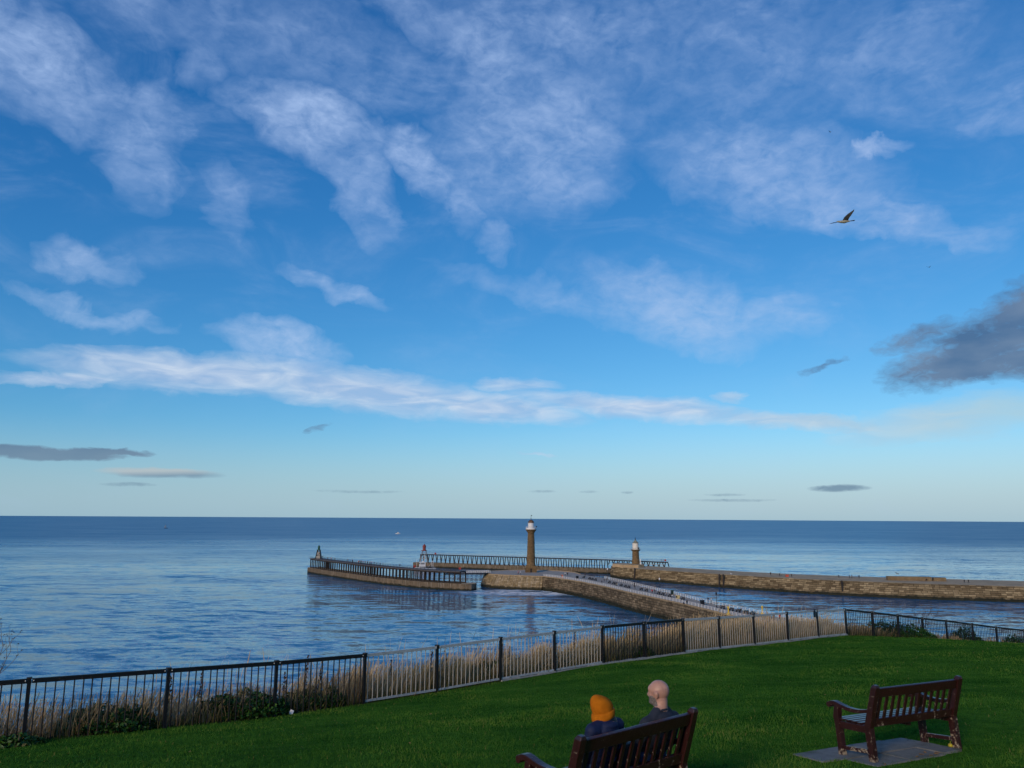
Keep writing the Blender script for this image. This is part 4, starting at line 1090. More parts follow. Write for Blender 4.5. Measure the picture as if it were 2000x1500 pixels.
runs = [(0, 5, True, 'black painted iron railing in front of the brambles and dry grass at the lawn edge'),
        (5, 9, False, 'bare grey steel railing with black posts, next to the black run by the brambles'),
        (9, 11, True, 'two panel black railing between the bare grey runs'),
        (11, 16, False, 'bare grey steel railing with black posts, ending at the lawn corner'),
        (16, 25, True, 'black railing turning downhill from the lawn corner past dark bushes')]
bar_me = {True: MB().tube([(0, 0, 0), (0, 0, 1)], .0145, 6).mesh('bar', M_RAILB), False: MB().tube([(0, 0, 0), (0, 0, 1)], .0115, 6).mesh('bar', M_GALVBAR)}
def post_mesh():
    mb = MB(); mb.box((0, 0, RH / 2 - .1), (.066, .066, RH + .2)); mb.box((0, 0, RH + .012), (.092, .092, .03)); mb.box((0, 0, RH - .06), (.082, .082, .05))
    return mb.mesh('post', M_RAILB)
post_me2 = post_mesh()
bolt_me = MB().ball((0, 0, 0), .014, 6).mesh('bolt', M_GALV)
for (i0, i1, blk, lb) in runs:
    base = FENCE[i0]
    t = thing('railing', lb, 'railing', tuple(base))
    rng_posts = list(range(i0, i1)) + ([i1] if i1 in (16, 25) and i1 == 25 else [])
    for i in (range(i0, i1 + 1) if i1 == 25 else range(i0, i1)):
        p = FENCE[i]; d = FENCE[min(i + 1, len(FENCE) - 1)] - p
        o = link('post', post_me2, t); o.location = p - base; o.rotation_euler = (random.uniform(-.014, .014), random.uniform(-.014, .014), math.atan2(d.y, d.x))
    for i in range(i0, i1):
        a, b = FENCE[i], FENCE[i + 1]; d = (b - a).normalized()
        m_r = M_RAILB if blk else M_GALV
        mb = MB(); mb.bar(a + d * .045 + Vector((0, 0, RH - .04)), b - d * .045 + Vector((0, 0, RH - .04)), .05, .088 if blk else .072); rail = part('rail', mb, m_r, t)
        lowz = .07
        if not blk: mb = MB(); mb.bar(a + d * .045 + Vector((0, 0, lowz)), b - d * .045 + Vector((0, 0, lowz)), .035, .05); part('lower_rail', mb, m_r, t)
        else: lowz = -.02
        for e, q in ((a, .07), (b, -.07)):
            o = link('bolt', bolt_me, t); o.location = e + d * q + Vector((0, 0, RH - .035)) + Vector((d.y, -d.x, 0)) * .026 - base
        nb = 15
        for k in range(nb):
            p = a.lerp(b, (k + .75) / (nb + .5))
            h = RH - .07 - lowz + random.uniform(0, .0)
            o = link('bar', bar_me[blk], t); o.location = p + Vector((0, 0, lowz)) - base
            o.scale = (1, 1, h); o.rotation_euler = (random.uniform(-.008, .008), random.uniform(-.008, .008), 0)
# small dark plate hung on the railing
mb = MB(); mb.box((0, 0, 0), (.16, .03, .26)); mb.box((0, 0, .17), (.05, .02, .1))
pp = FENCE[14].lerp(FENCE[15], .86)
solo('notice_plate', mb, plain('dark_blue_plate', (.012, .02, .035), .4, .1), 'small dark plate hanging from the grey railing near the corner', 'plate', (pp.x + .04, pp.y - .05, pp.z + RH - .16), rz=.75)

# kerb below the bare railings
kerb = thing('kerb', 'pale concrete kerb under the railings', None, tuple(FENCE[7])); kerb['kind'] = 'structure'
if 'category' in kerb: del kerb['category']
M_KERB = plain('pale_concrete_kerb', (.34, .34, .31), .85, .3, 4)
for i in range(7, 16):
    P = even([FENCE[i], FENCE[i + 1]], .78)
    for a, b in zip(P, P[1:]):
        d = (b - a).normalized(); c = (a + b) / 2
        mb = MB(); mb.box((c.x, c.y, c.z - .03 + random.uniform(-.012, .012)), ((b - a).length - .02, .13 + random.uniform(-.03, .03), .13), math.atan2(d.y, d.x)); part('kerb_stone', mb, M_KERB, kerb)

# ------------------------------------------------------------------ grass and plants
def raw_mesh(name, verts, faces, m, tint=None):
    me = bpy.data.meshes.new(name); k = faces.shape[1]
    me.vertices.add(len(verts)); me.vertices.foreach_set('co', np.ascontiguousarray(verts, np.float32).ravel())
    me.loops.add(faces.size); me.loops.foreach_set('vertex_index', np.ascontiguousarray(faces, np.int32).ravel())
    me.polygons.add(len(faces)); me.polygons.foreach_set('loop_start', np.arange(0, faces.size, k, dtype=np.int32))
    try: me.polygons.foreach_set('loop_total', np.full(len(faces), k, np.int32))
    except Exception: pass
    me.update(calc_edges=True)
    if tint is not None:
        at = me.attributes.new('tint', 'FLOAT', 'POINT'); at.data.foreach_set('value', np.ascontiguousarray(tint, np.float32))
    me.materials.append(m); me.validate()
    return me
def blades(base, h, lean, wd, seg, tint, curve=2.0, head=0.0):
    """strips that rise from base, bending along lean"""
    n = len(base); lv = np.linspace(0, 1, seg + 1)
    ang = rng.uniform(0, np.pi, n); side = np.c_[np.cos(ang), np.sin(ang), np.zeros(n)]
    vs = np.zeros((n, seg + 1, 2, 3))
    for j, t in enumerate(lv):
        c = base + np.c_[lean * (t ** curve)[..., None] if False else lean * t ** curve, h * t * (1 - .12 * t)]
        w_ = wd * (1 - t) ** .6 if not head else wd * (np.where(t > .72, 1 + head * np.sin(np.pi * (t - .72) / .28), .8 if t < 1 else .1))
        w_ = np.maximum(w_, wd * .06)
        vs[:, j, 0] = c - side * w_[:, None] / 2; vs[:, j, 1] = c + side * w_[:, None] / 2
    idx = np.arange(n * (seg + 1) * 2).reshape(n, seg + 1, 2)
    f = np.stack([idx[:, :-1, 0], idx[:, :-1, 1], idx[:, 1:, 1], idx[:, 1:, 0]], -1).reshape(-1, 4)
    return vs.reshape(-1, 3), f, np.repeat(tint, (seg + 1) * 2)
def leaf_mat(name, stops, rough=.6, spec=.05):
    def f(t, b):
        at = t.node('ShaderNodeAttribute', attribute_name='tint')
        t.put(b.inputs['Base Color'], t.ramp(at.outputs['Fac'], stops))
        b.inputs['Roughness'].default_value = rough; b.inputs['Specular IOR Level'].default_value = spec
    return mat(name, f)
M_BLADE = leaf_mat('lawn_blade', [(0, (.015, .062, .009)), (.45, (.038, .122, .012)), (.9, (.105, .190, .024)), (1, (.22, .19, .06))])
M_STRAW = leaf_mat('dry_grass_blade', [(0, (.030, .060, .012)), (.3, (.15, .12, .04)), (.6, (.46, .33, .17)), (.85, (.56, .42, .25)), (1, (.30, .14, .055))])
M_LEAF = leaf_mat('bramble_leaf', [(0, (.010, .035, .008)), (.5, (.022, .075, .010)), (.85, (.05, .115, .016)), (1, (.10, .045, .015))], .5, .2)
M_TWIG = plain('dry_stem', (.16, .11, .075), .8, .35, 12); M_DOCK = plain('brown_seed', (.055, .028, .014), .8, .4, 20)

# lawn: individual blades over the mown turf
N = 430000
r_ = np.exp(rng.uniform(np.log(4.0), np.log(52.0), N)); th = rng.uniform(R(-42), R(44), N)
pxy = np.c_[r_ * np.sin(th), r_ * np.cos(th)]
sd_, _ = fence_side(pxy)
_u = (pxy[:, 0] - 5.123) * math.cos(.417) + (pxy[:, 1] - 10.313) * math.sin(.417); _v = -(pxy[:, 0] - 5.123) * math.sin(.417) + (pxy[:, 1] - 10.313) * math.cos(.417)
on_slab = ((_u > -.91) & (_u < .60) & (_v > -.11) & (_v < .78)) | ((_u > -1.24) & (_u < -.9) & (_v > .33) & (_v < .77))
keep = (sd_ < 0.10) & ~on_slab
pxy = pxy[keep]
pz = lawn_z(pxy) + 0.0
pz += lumps(pxy)
n = len(pxy); d_ = np.hypot(pxy[:, 0], pxy[:, 1])
patch = np.array([mnoise.noise(Vector((x * .45, y * .45, 1))) + .6 * mnoise.noise(Vector((x * 1.7, y * 1.7, 4))) for x, y in pxy])
hh = rng.uniform(.025, .055, n) * (1 + .25 * patch); ww = .004 + .00042 * d_
ang = rng.uniform(0, np.pi, n)
bse = np.c_[pxy, pz - .006]; sdv = np.c_[np.cos(ang), np.sin(ang), np.zeros(n)] * (ww / 2)[:, None]
tip = bse + np.c_[rng.normal(0, .02, (n, 2)), hh]
vv = np.stack([bse - sdv, bse + sdv, tip], 1).reshape(-1, 3)
tint = np.clip(.40 + .58 * patch + rng.normal(0, .17, n), 0, .93); tint[rng.random(n) < .010] = 1.0
me = raw_mesh('lawn_grass', vv, np.arange(n * 3).reshape(-1, 3), M_BLADE, np.repeat(tint, 3))
lg = link('lawn_grass', me); tag(lg, 'short green blades of the mown clifftop lawn', 'grass', kind='stuff')

# rough dry grass behind the railings
def along(u, s):
    """point at fence parameter u (index) and s metres seaward"""
    i = np.clip(u.astype(int), 0, len(_FX) - 2); f = (u - i)[:, None]
    p = _FX[i] * (1 - f) + _FX[i + 1] * f; d = _FX[i + 1] - _FX[i]; d = d / np.linalg.norm(d, axis=1)[:, None]
    return p + np.c_[-d[:, 1], d[:, 0]] * s[:, None]
allv, allf, allt, o_ = [], [], [], 0
def addb(v, f, t):
    global o_
    allv.append(v); allf.append(f + o_); allt.append(t); o_ += len(v)
N = 62000
u = rng.uniform(0, 24.8, N); s = rng.uniform(.1, 1.0, N) ** 1.3 * 2.6 + .05
tall = np.interp(u, [0, 2, 4, 5.2, 6.5, 8, 9.5, 11, 12, 13, 15, 16, 17, 19, 25], [.60, .60, .56, .68, .68, .56, .68, .72, 1.0, .95, .74, .6, .48, .42, .42])
clump = np.array([mnoise.noise(Vector((a * 2.3, b * 1.2, 0))) for a, b in zip(u, s)])
keep = rng.random(N) < np.interp(u, [0, 4, 5, 16, 17, 25], [.8, .7, 1, 1, .5, .4]) * (0.75 + .5 * clump)
u, s, tall, clump = u[keep], s[keep], tall[keep], clump[keep]; n = len(u)
xy = along(u, s); base = np.c_[xy, ground_z(xy) - .03]
h = (tall + .22 * s) * rng.uniform(.45, 1.15, n) * (1 + .5 * clump)
lean = rng.normal(0, .10, (n, 2)) + np.c_[np.full(n, .10), np.full(n, -.02)] * h[:, None]
hue = np.array([mnoise.noise(Vector((a * .9, b * .3, 5))) for a, b in zip(u, s)])
tn = np.clip(.62 + .2 * clump + .34 * hue + rng.normal(0, .13, n), .12, 1.0)
addb(*blades(base, h, lean, np.full(n, .0045) + .00022 * np.hypot(xy[:, 0], xy[:, 1]), 4, tn, 2.0, .8))
# green undergrowth blades
N = 26000
u = rng.uniform(0, 24.8, N); s = rng.uniform(-.02, 1.7, N); xy = along(u, s); base = np.c_[xy, ground_z(xy) - .02]
h = rng.uniform(.12, .46, N); tn = np.clip(rng.normal(.14, .12, N), 0, .5)
addb(*blades(base, h, rng.normal(0, .12, (N, 2)), np.full(N, .012), 3, tn, 1.7))
# wisps that stand above the rest
N = 150
u = rng.uniform(3, 16.5, N); s = rng.uniform(.4, 2.6, N); xy = along(u, s); base = np.c_[xy, ground_z(xy) - .02]
addb(*blades(base, rng.uniform(1.2, 1.7, N) + .2 * s, rng.normal(.1, .14, (N, 2)), np.full(N, .006), 6, rng.uniform(.6, .9, N), 2.2, 1.2))
me = raw_mesh('dry_grass', np.vstack(allv), np.vstack(allf), M_STRAW, np.concatenate(allt))
o = link('dry_grass', me); tag(o, 'tall straw coloured rough grass growing behind the railings', 'grass', kind='stuff')

def leafball(cx, cy, rx, ry, hgt, n, size, base_t=.45):
    """leaves spread through a bush's volume with uneven outline"""
    a = rng.uniform(0, 2 * np.pi, n); q = np.sqrt(rng.random(n)); x = cx + np.cos(a) * q * rx; y = cy + np.sin(a) * q * ry
    g = ground_z(np.c_[x, y])
    lim = hgt * np.sqrt(np.clip(1 - q ** 2, .03, 1)) * np.array([.8 + .45 * mnoise.noise(Vector((p * 2.2, r * 2.2, 7))) for p, r in zip(x, y)])
    z = g + lim * rng.random(n) ** .55
    c = np.c_[x, y, z]
    nrm = rng.normal(0, 1, (n, 3)); nrm[:, 2] = np.abs(nrm[:, 2]) + .5; nrm /= np.linalg.norm(nrm, axis=1)[:, None]
    t1 = np.cross(nrm, rng.normal(0, 1, (n, 3))); t1 /= np.linalg.norm(t1, axis=1)[:, None]; t2 = np.cross(nrm, t1)
    L = size * rng.uniform(.6, 1.25, n)[:, None]
    p0 = c - t1 * L; p2 = c + t1 * L; p1 = c + t2 * L * .62 + nrm * L * .22; p3 = c - t2 * L * .62 + nrm * L * .22
    v = np.stack([p0, p1, p2, p3], 1).reshape(-1, 3)
    f = np.arange(n * 4).reshape(-1, 4)[:, [0, 1, 2]], np.arange(n * 4).reshape(-1, 4)[:, [0, 2, 3]]
    tn = np.clip(base_t + rng.normal(0, .22, n), 0, .94); tn[rng.random(n) < .02] = 1
    return v, np.vstack(f), np.repeat(tn, 4)
def stems(t, cx, cy, rx, ry, hgt, k, m=None, name='stem'):
    for _ in range(k):
        a = random.uniform(0, 6.28); q = random.random() ** .5; x, y = cx + math.cos(a) * rx * q * .6, cy + math.sin(a) * ry * q * .6
        z = gz1(x, y); lx, ly = random.uniform(-.3, .3), random.uniform(-.2, .2)
        mb = MB(); mb.tube([(x, y, z - .05), (x + lx * .4, y + ly * .4, z + hgt * .5), (x + lx, y + ly, z + hgt * random.uniform(.8, 1.05))], [.012, .009, .004], 5); part(name, mb, m or M_TWIG, t)
def bush(label, cx, cy, rx, ry, hgt, n, size, bt=.45, k=6, group=None):
    t = thing('bush', label, 'bush', (cx, cy, gz1(cx, cy)), 0, group)
    v, f, tn = leafball(cx, cy, rx, ry, hgt, n, size, bt)
    v = v - np.array(t.location); me = raw_mesh('foliage', v, f, M_LEAF, tn); link('foliage', me, t)
    stems(t, cx, cy, rx, ry, hgt, k)
    return t
def at_f(u, s):
    q = along(np.array([float(u)]), np.array([float(s)]))[0]; return float(q[0]), float(q[1])
bush('low bramble patch behind the black railing, beside the bare shrub', *at_f(2.6, .75), 1.1, .8, .62, 2600, .05, .5)
bush('broad bramble patch behind the black railing between tufts of dry grass', *at_f(3.75, .8), 1.25, .8, .66, 3000, .05, .5)
bush('dense bramble patch behind the last black panel before the grey railing', *at_f(4.55, .8), .9, .7, .6, 2000, .05, .42)
bush('small green bush in the dry grass behind the grey railing', *at_f(7.1, 1.0), .8, .6, .62, 1500, .05, .35)
bush('low leafy patch behind the grey railing near the two black panels', *at_f(8.3, .9), .8, .6, .52, 1300, .05, .42)
bush('low leafy patch behind the two black railing panels', *at_f(10.0, .8), 1.0, .6, .5, 1300, .05, .5)
bush('dark tangled bush behind the downhill railing nearest the lawn corner', *at_f(18.2, .8), 2.5, .9, 1.1, 6500, .05, .38, 10)
bush('rounded dark bush behind the middle of the downhill railing', *at_f(21.3, .9), 1.05, .8, 1.25, 3000, .05, .3, 8)
bush('rounded dark bush near the lower end of the downhill railing', *at_f(23.1, .8), .9, .7, 1.1, 2400, .05, .3, 8)
bush('leafy weed clump at the foot of the railing by the bare shrub', *at_f(1.9, -.15), .7, .35, .24, 800, .05, .55)

def twig_shrub(label, cx, cy, hgt, lean, seed, n_main, m=M_TWIG, seeds=True):
    rnd = random.Random(seed); z = gz1(cx, cy)
    t = thing('bare_shrub', label, 'shrub', (cx, cy, z))
    buds = MB()
    for i in range(n_main):
        mb = MB()
        def grow(p, d, L, r, lev):
            pts = [p]; q = p.copy(); dd = d.copy()
            for k in range(4):
                dd = (dd + Vector((rnd.uniform(-.22, .22), rnd.uniform(-.22, .22), rnd.uniform(-.05, .16)))).normalized(); q = q + dd * L / 4; pts.append(q.copy())
            mb.tube(pts, [r, r * .85, r * .7, r * .55, r * .4], 5)
            if lev < 3:
                for k in range(2, 5):
                    if rnd.random() < .85:
                        nd = (dd + Vector((rnd.uniform(-.9, .9), rnd.uniform(-.6, .6), rnd.uniform(-.1, .5)))).normalized(); grow(pts[k], nd, L * .52, r * .55, lev + 1)
            elif seeds:
                for k in range(3): buds.ball(q + Vector((rnd.uniform(-.03, .03), rnd.uniform(-.03, .03), rnd.uniform(-.02, .03))), rnd.uniform(.005, .012), 5)
        d0 = Vector((lean[0] + rnd.uniform(-.3, .3), lean[1] + rnd.uniform(-.25, .25), 1)).normalized()
        grow(Vector((cx + rnd.uniform(-.15, .15), cy + rnd.uniform(-.15, .15), z - .05)), d0, hgt * rnd.uniform(.5, .62), .019, 0)
        part('branch', mb, m, t)
    if buds.v: part('seed_head', buds, M_DOCK, t)['kind'] = 'stuff'
    return t
twig_shrub('bare grey shrub with dried seed heads behind the black railing', *at_f(1.55, .7), 2.5, (.08, .0), 11, 4)
twig_shrub('leafless twiggy shrub rising above the downhill railing', *at_f(19.7, 1.0), 2.1, (.05, 0), 5, 5, M_DOCK)
def dock(x, y, h, label):
    z = gz1(x, y); t = thing('dock_plant', label, 'plant', (x, y, z), 0, 'dried dock stalks in the rough grass')
    lx = random.uniform(-.08, .12)
    mb = MB(); mb.tube([(x, y, z - .03), (x + lx * .5, y, z + h * .5), (x + lx, y, z + h)], [.012, .009, .004], 5); part('stalk', mb, M_DOCK, t)
    mb = MB()
    for k in range(46):
        q = random.uniform(.45, 1.0); rr_ = .05 * (1.15 - q) + .012
        mb.ball((x + lx * q + random.uniform(-rr_, rr_), y + random.uniform(-rr_, rr_), z + h * q), random.uniform(.008, .018), 5, sc=(1, 1, 1.4))
    part('seed_head', mb, M_DOCK, t)['kind'] = 'stuff'
DO = sorted([4.42, 4.6, 4.25, 6.1, 6.45, 7.3, 7.45, 8.35, 8.8, 5.6, 3.1, 3.4])
for k, (u_, s_, h_) in enumerate([(4.42, .55, 1.25), (4.6, .7, 1.05), (4.25, .8, .9), (6.1, .7, 1.05), (6.45, .9, .95), (7.3, .6, 1.1), (7.45, .8, .9), (8.35, .7, 1.05), (8.8, .9, 1.1), (5.6, .8, .9), (3.1, .7, 1.0), (3.4, 1.0, 1.05)]):
    x, y = at_f(u_, s_); dock(x, y, h_, f'dried dock stalk behind the {"black" if u_ < 5 else "grey"} railing, {ORD[DO.index(u_)]} from the bare shrub')

# ------------------------------------------------------------------ benches
def wood(t, b, foot=True):
    P = t.node('ShaderNodeTexCoord').outputs['Object']
    n = t.math('ADD', t.math('MULTIPLY', t.noise(P, 30, 5, .75).outputs[0], .6), t.math('MULTIPLY', t.noise(P, 6, 3, .6).outputs[0], .4)); g = t.noise(t.mapping(P, scale=(1, 1, .25)), 38, 3, .6).outputs[0]
    sp = t.node('ShaderNodeSeparateXYZ'); t.put(sp.inputs[0], P)
    low = t.maprange(sp.outputs[2], .05, .42, .085 if foot else .0, 0)                    # paint is worn off the feet
    chip = t.maprange(t.math('ADD', n, low), .600, .612)
    col = t.mix(t.maprange(g, .3, .7), (.022, .0068, .0065), (.040, .0115, .0105))
    col = t.mix(chip, col, t.mix(t.maprange(g, .3, .7), (.20, .14, .085), (.42, .34, .24)))
    t.put(b.inputs['Base Color'], col)
    t.put(b.inputs['Roughness'], t.mix(chip, (.30,) * 3, (.85,) * 3))
    b.inputs['Specular IOR Level'].default_value = .5
    bp = t.node('ShaderNodeBump'); bp.inputs['Strength'].default_value = .6; bp.inputs['Distance'].default_value = .004
    t.put(bp.inputs['Height'], t.math('SUBTRACT', g, chip)); t.put(b.inputs['Normal'], bp.outputs[0])
M_WOOD = mat('worn_brown_paint', wood); M_WOOD2 = mat('brown_paint_slats', lambda t, b: wood(t, b, False))
def bev(mb, name, w_=.006):
    me = mb.mesh(name, M_WOOD); bm = bmesh.new(); bm.from_mesh(me)
    bmesh.ops.bevel(bm, geom=list(bm.edges), offset=w_, segments=2, affect='EDGES', profile=.6); bm.to_mesh(me); bm.free()
    return me
def loft(secs):
    """closed rectangular sections lofted: (centre, half x, half y-ish vector)"""
    mb = MB(); vs = []; fs = []
    for c, hx, hv in secs:
        c = Vector(c); hx = Vector(hx); hv = Vector(hv); vs += [c - hx - hv, c + hx - hv, c + hx + hv, c - hx + hv]
    for i in range(len(secs) - 1):
        for j in range(4): fs.append((i * 4 + j, i * 4 + (j + 1) % 4, (i + 1) * 4 + (j + 1) % 4, (i + 1) * 4 + j))
    fs += [(3, 2, 1, 0), tuple((len(secs) - 1) * 4 + k for k in range(4))]
    mb.add(vs, fs); return mb
LB, HB, WB, RC = 1.49, .90, .48, .19
def back_y(z): return 0 if z < .40 else -RC * ((z - .40) / (HB - .40))
def make_bench(label, loc, yaw, tilt):
    t = thing('park_bench', label, 'bench', loc); t.rotation_euler = (tilt, 0, yaw)
    t.rotation_euler = (Matrix.Rotation(yaw, 3, 'Z') @ Matrix.Rotation(tilt, 3, 'X')).to_euler()
    for s in (-1, 1):
        X = s * LB / 2
        secs = [((X, 0, -.03), (.037, 0, 0), (0, .042, 0)), ((X, 0, .2), (.037, 0, 0), (0, .042, 0)), ((X, 0, .40), (.037, 0, 0), (0, .044, 0)), ((X, back_y(.65), .65), (.037, 0, 0), (0, .042, .004)), ((X, back_y(.875), .875), (.037, 0, 0), (0, .038, .006)), ((X, back_y(.9) - .002, .905), (.026, 0, 0), (0, .024, .004))]
        link('rear_leg', bev(loft(secs), 'rear_leg'), t)
        secs = [((X, WB, -.05), (.036, 0, 0), (0, .038, 0)), ((X, WB, .38), (.036, 0, 0), (0, .038, 0)), ((X, WB + .012, .46), (.036, 0, 0), (0, .042, 0)), ((X, WB - .02, .60), (.034, 0, 0), (0, .036, 0))]
        link('front_leg', bev(loft(secs), 'front_leg'), t)
        arm = []
        for k in range(13):
            q = k / 12; y = -.02 + (WB + .13) * q; z = .588 - .030 * math.sin(math.pi * min(1, q * 1.25)) + .055 * q ** 1.6 - (.10 * max(0, q - .88) / .12 * (1 if q > .88 else 0)) * .35
            th = .022 + .004 * q
            arm.append(((X, y, z), (.030 + .012 * q, 0, 0), (0, -.006 if q < .5 else .004, th)))
        link('armrest', bev(loft(arm), 'armrest', .005), t)
        mb = MB(); mb.tube([(X - .044, WB + .10, .603), (X + .044, WB + .10, .603)], .034, 12); link('arm_scroll', bev(mb, 'arm_scroll', .004), t)
        mb = MB(); mb.bar((X, .04, .37), (X, WB - .035, .375), .045, .085); link('side_rail', bev(mb, 'side_rail'), t)
        mb = MB(); mb.bar((X, .04, .115), (X, WB - .035, .105), .035, .05); link('stretcher', bev(mb, 'stretcher'), t)
    z0, z1 = .755, .865
    mb = MB(); mb.bar((-LB / 2 + .035, back_y(.81), .81), (LB / 2 - .035, back_y(.81), .81), .038, .115, up=(0, -.36, 1)); link('top_rail', bev(mb, 'top_rail', .008), t)
    mb = MB(); mb.bar((-LB / 2 + .035, back_y(.45) - .0, .45), (LB / 2 - .035, back_y(.45), .45), .036, .10, up=(0, -.3, 1)); link('lower_back_rail', bev(mb, 'lower_back_rail'), t)
    mb = MB(); mb.bar((0, back_y(.49), .49), (0, back_y(.765), .765), .042, .018, up=(0, 1, .3)); sl = bev(mb, 'back_slat', .003)
    ns = 12
    for k in range(ns):
        o = link('back_slat', sl, t); o.location = (-LB / 2 + LB * (k + 1) / (ns + 1), random.uniform(-.002, .002), 0)
    mb = MB(); mb.bar((-LB / 2 - .01, 0, 0), (LB / 2 + .01, 0, 0), .072, .022); ss = bev(mb, 'seat_slat', .004); ss.materials.clear(); ss.materials.append(M_WOOD2)
    for k in range(6):
        o = link('seat_slat', ss, t); y = .055 + k * .088; o.location = (0, y, .418 + .012 * math.cos((k - 2.5) * .5) - .0 + .018 * (k / 5) ** 2 - (.012 if k == 0 else 0)); o.rotation_euler = (random.uniform(-.01, .01), 0, 0)
    mb = MB(); mb.bar((-LB / 2 + .03, WB, .36), (LB / 2 - .03, WB, .36), .032, .07); link('front_rail', bev(mb, 'front_rail'), t)
    mb = MB(); mb.bar((0, .04, .375), (0, WB - .03, .375), .05, .05); link('seat_bearer', bev(mb, 'seat_bearer'), t)
    return t
B1, B1Y, B1T = Vector((1.069, 7.289, 30.329)), .696, -.056
B2, B2Y, B2T = Vector((5.123, 10.313, 30.084)), .417, -.093
make_bench('chipped dark brown wooden bench with two people sitting on it', tuple(B1), B1Y, B1T)
make_bench('empty chipped dark brown wooden bench on paving slabs', tuple(B2), B2Y, B2T)

# slabs under the empty bench
pav = thing('paving', 'grey paving slabs under the empty bench', None, tuple(B2)); pav.rotation_euler = (Matrix.Rotation(B2Y, 3, 'Z') @ Matrix.Rotation(B2T, 3, 'X')).to_euler(); pav['kind'] = 'structure'
def slabm(t, b):
    P = t.node('ShaderNodeTexCoord').outputs['Object']
    n = t.noise(P, 5, 5, .65).outputs[0]; f = t.noise(P, 70, 2, .5).outputs[0]
    col = t.mix(t.maprange(n, .35, .7), (.12, .12, .115), (.19, .185, .175)); col = t.mix(t.maprange(t.noise(P, 2.2, 4, .6).outputs[0], .5, .72, 0, .8), col, (.04, .046, .018))
    t.put(b.inputs['Base Color'], t.vmath('MULTIPLY', col, t.scale((1, 1, 1), t.maprange(f, .3, .7, .82, 1.18)))); b.inputs['Roughness'].default_value = .85
M_SLAB = mat('worn_slab', slabm)
for (x0, x1, y0, y1) in ((-.90, -.31, -.17, .27), (-.29, .30, -.17, .27), (.32, .66, -.13, .27), (-.98, -.31, .29, .84), (-.29, .30, .29, .84), (.32, .72, .29, .84), (-1.28, -1.0, .30, .80)):
    mb = MB(); mb.box(((x0 + x1) / 2, (y0 + y1) / 2, -.014), (x1 - x0, y1 - y0, .07)); me = bev(mb, 'slab', .006); me.materials.clear(); me.materials.append(M_SLAB)
    o = link('slab', me, pav); o.location = (0, 0, random.uniform(-.006, .006)); o.rotation_euler = (random.uniform(-.008, .008), random.uniform(-.008, .008), random.uniform(-.008, .008))
def on_bench(B, yaw, tilt, p): return B + Matrix.Rotation(yaw, 3, 'Z') @ Matrix.Rotation(tilt, 3, 'X') @ Vector(p)
q = on_bench(B2, B2Y, B2T, (.70, .06, .035)); mb = MB(); mb.ball((0, 0, 0), .030, 12, sc=(1, 1, .92)); mb.tube([(0, 0, .03), (.004, 0, .048)], .004, 5)
solo('apple', mb, plain('yellow_apple', (.40, .32, .02), .4, .2, 20), 'small yellow apple lying by the empty bench leg', 'apple', tuple(q), smooth=True)
M_DEADLEAF = plain('dead_leaf', (.26, .15, .06), .8, .4, 30)
def leaf(p, rz, sc, lb):
    vs = []; n_ = 7
    for i in range(n_):
        k = i / (n_ - 1); w_ = .5 * math.sin(math.pi * min(1, k * 1.05 + .02)) ** .8; x = (k - .5) * 1.6; z = .25 * (k - .5) ** 2
        vs += [(x, -w_, z + .18), (x, 0, z), (x, w_, z + .14)]
    fs = []
    for i in range(n_ - 1):
        for j in range(2): fs.append((i * 3 + j, (i + 1) * 3 + j, (i + 1) * 3 + j + 1, i * 3 + j + 1))
    mb = MB(); mb.add([(a * sc, b * sc, c * sc) for a, b, c in vs] + [(a * sc, b * sc, c * sc - .002) for a, b, c in vs], fs + [tuple(len(vs) + i for i in reversed(f)) for f in fs])
    solo('fallen_leaf', mb, M_DEADLEAF, lb, 'leaf', p, 'fallen leaves', rz=rz)
for k, (x, y) in enumerate(((-.05, -.02), (.08, .03), (.2, -.05), (.12, -.1), (.0, -.12), (.27, .02), (-.2, -.08))):
    p = on_bench(B2, B2Y, B2T, (x + .08, y - .02, .016)); leaf(tuple(p), random.uniform(0, 6), .035, 'brown fallen leaf on the slabs behind the empty bench')
for _k in range(9):
    x, y = random.uniform(-5, 9), random.uniform(9, 20)
    leaf((x, y, gz1(x, y) + .025), random.uniform(0, 6), random.uniform(.02, .035), 'small pale fallen leaf scattered on the open lawn')
x, y = -2.30, 7.05; leaf((x, y, gz1(x, y) + .02), .6, .06, 'pale fallen leaf lying on the open lawn')
x, y = at_f(4.15, -.06); mb = MB()
vs = [(.0, 0, 0), (.07, .01, .0), (.09, .05, .07), (.02, .04, .10), (.05, .02, .05), (-.02, .05, .05), (.03, .09, .02), (.08, .08, .03)]
mb.add([(a, b, c) for a, b, c in vs], [(0, 1, 4), (1, 2, 4), (2, 3, 4), (3, 5, 4), (5, 0, 4), (3, 2, 6), (6, 2, 7), (5, 3, 6), (0, 5, 6), (1, 7, 2), (0, 6, 7, 1)])
solo('litter', mb, plain('white_paper', (.72, .72, .70), .7, .08), 'crumpled white paper litter at the foot of the black railing', 'litter', (x, y, gz1(x, y)))

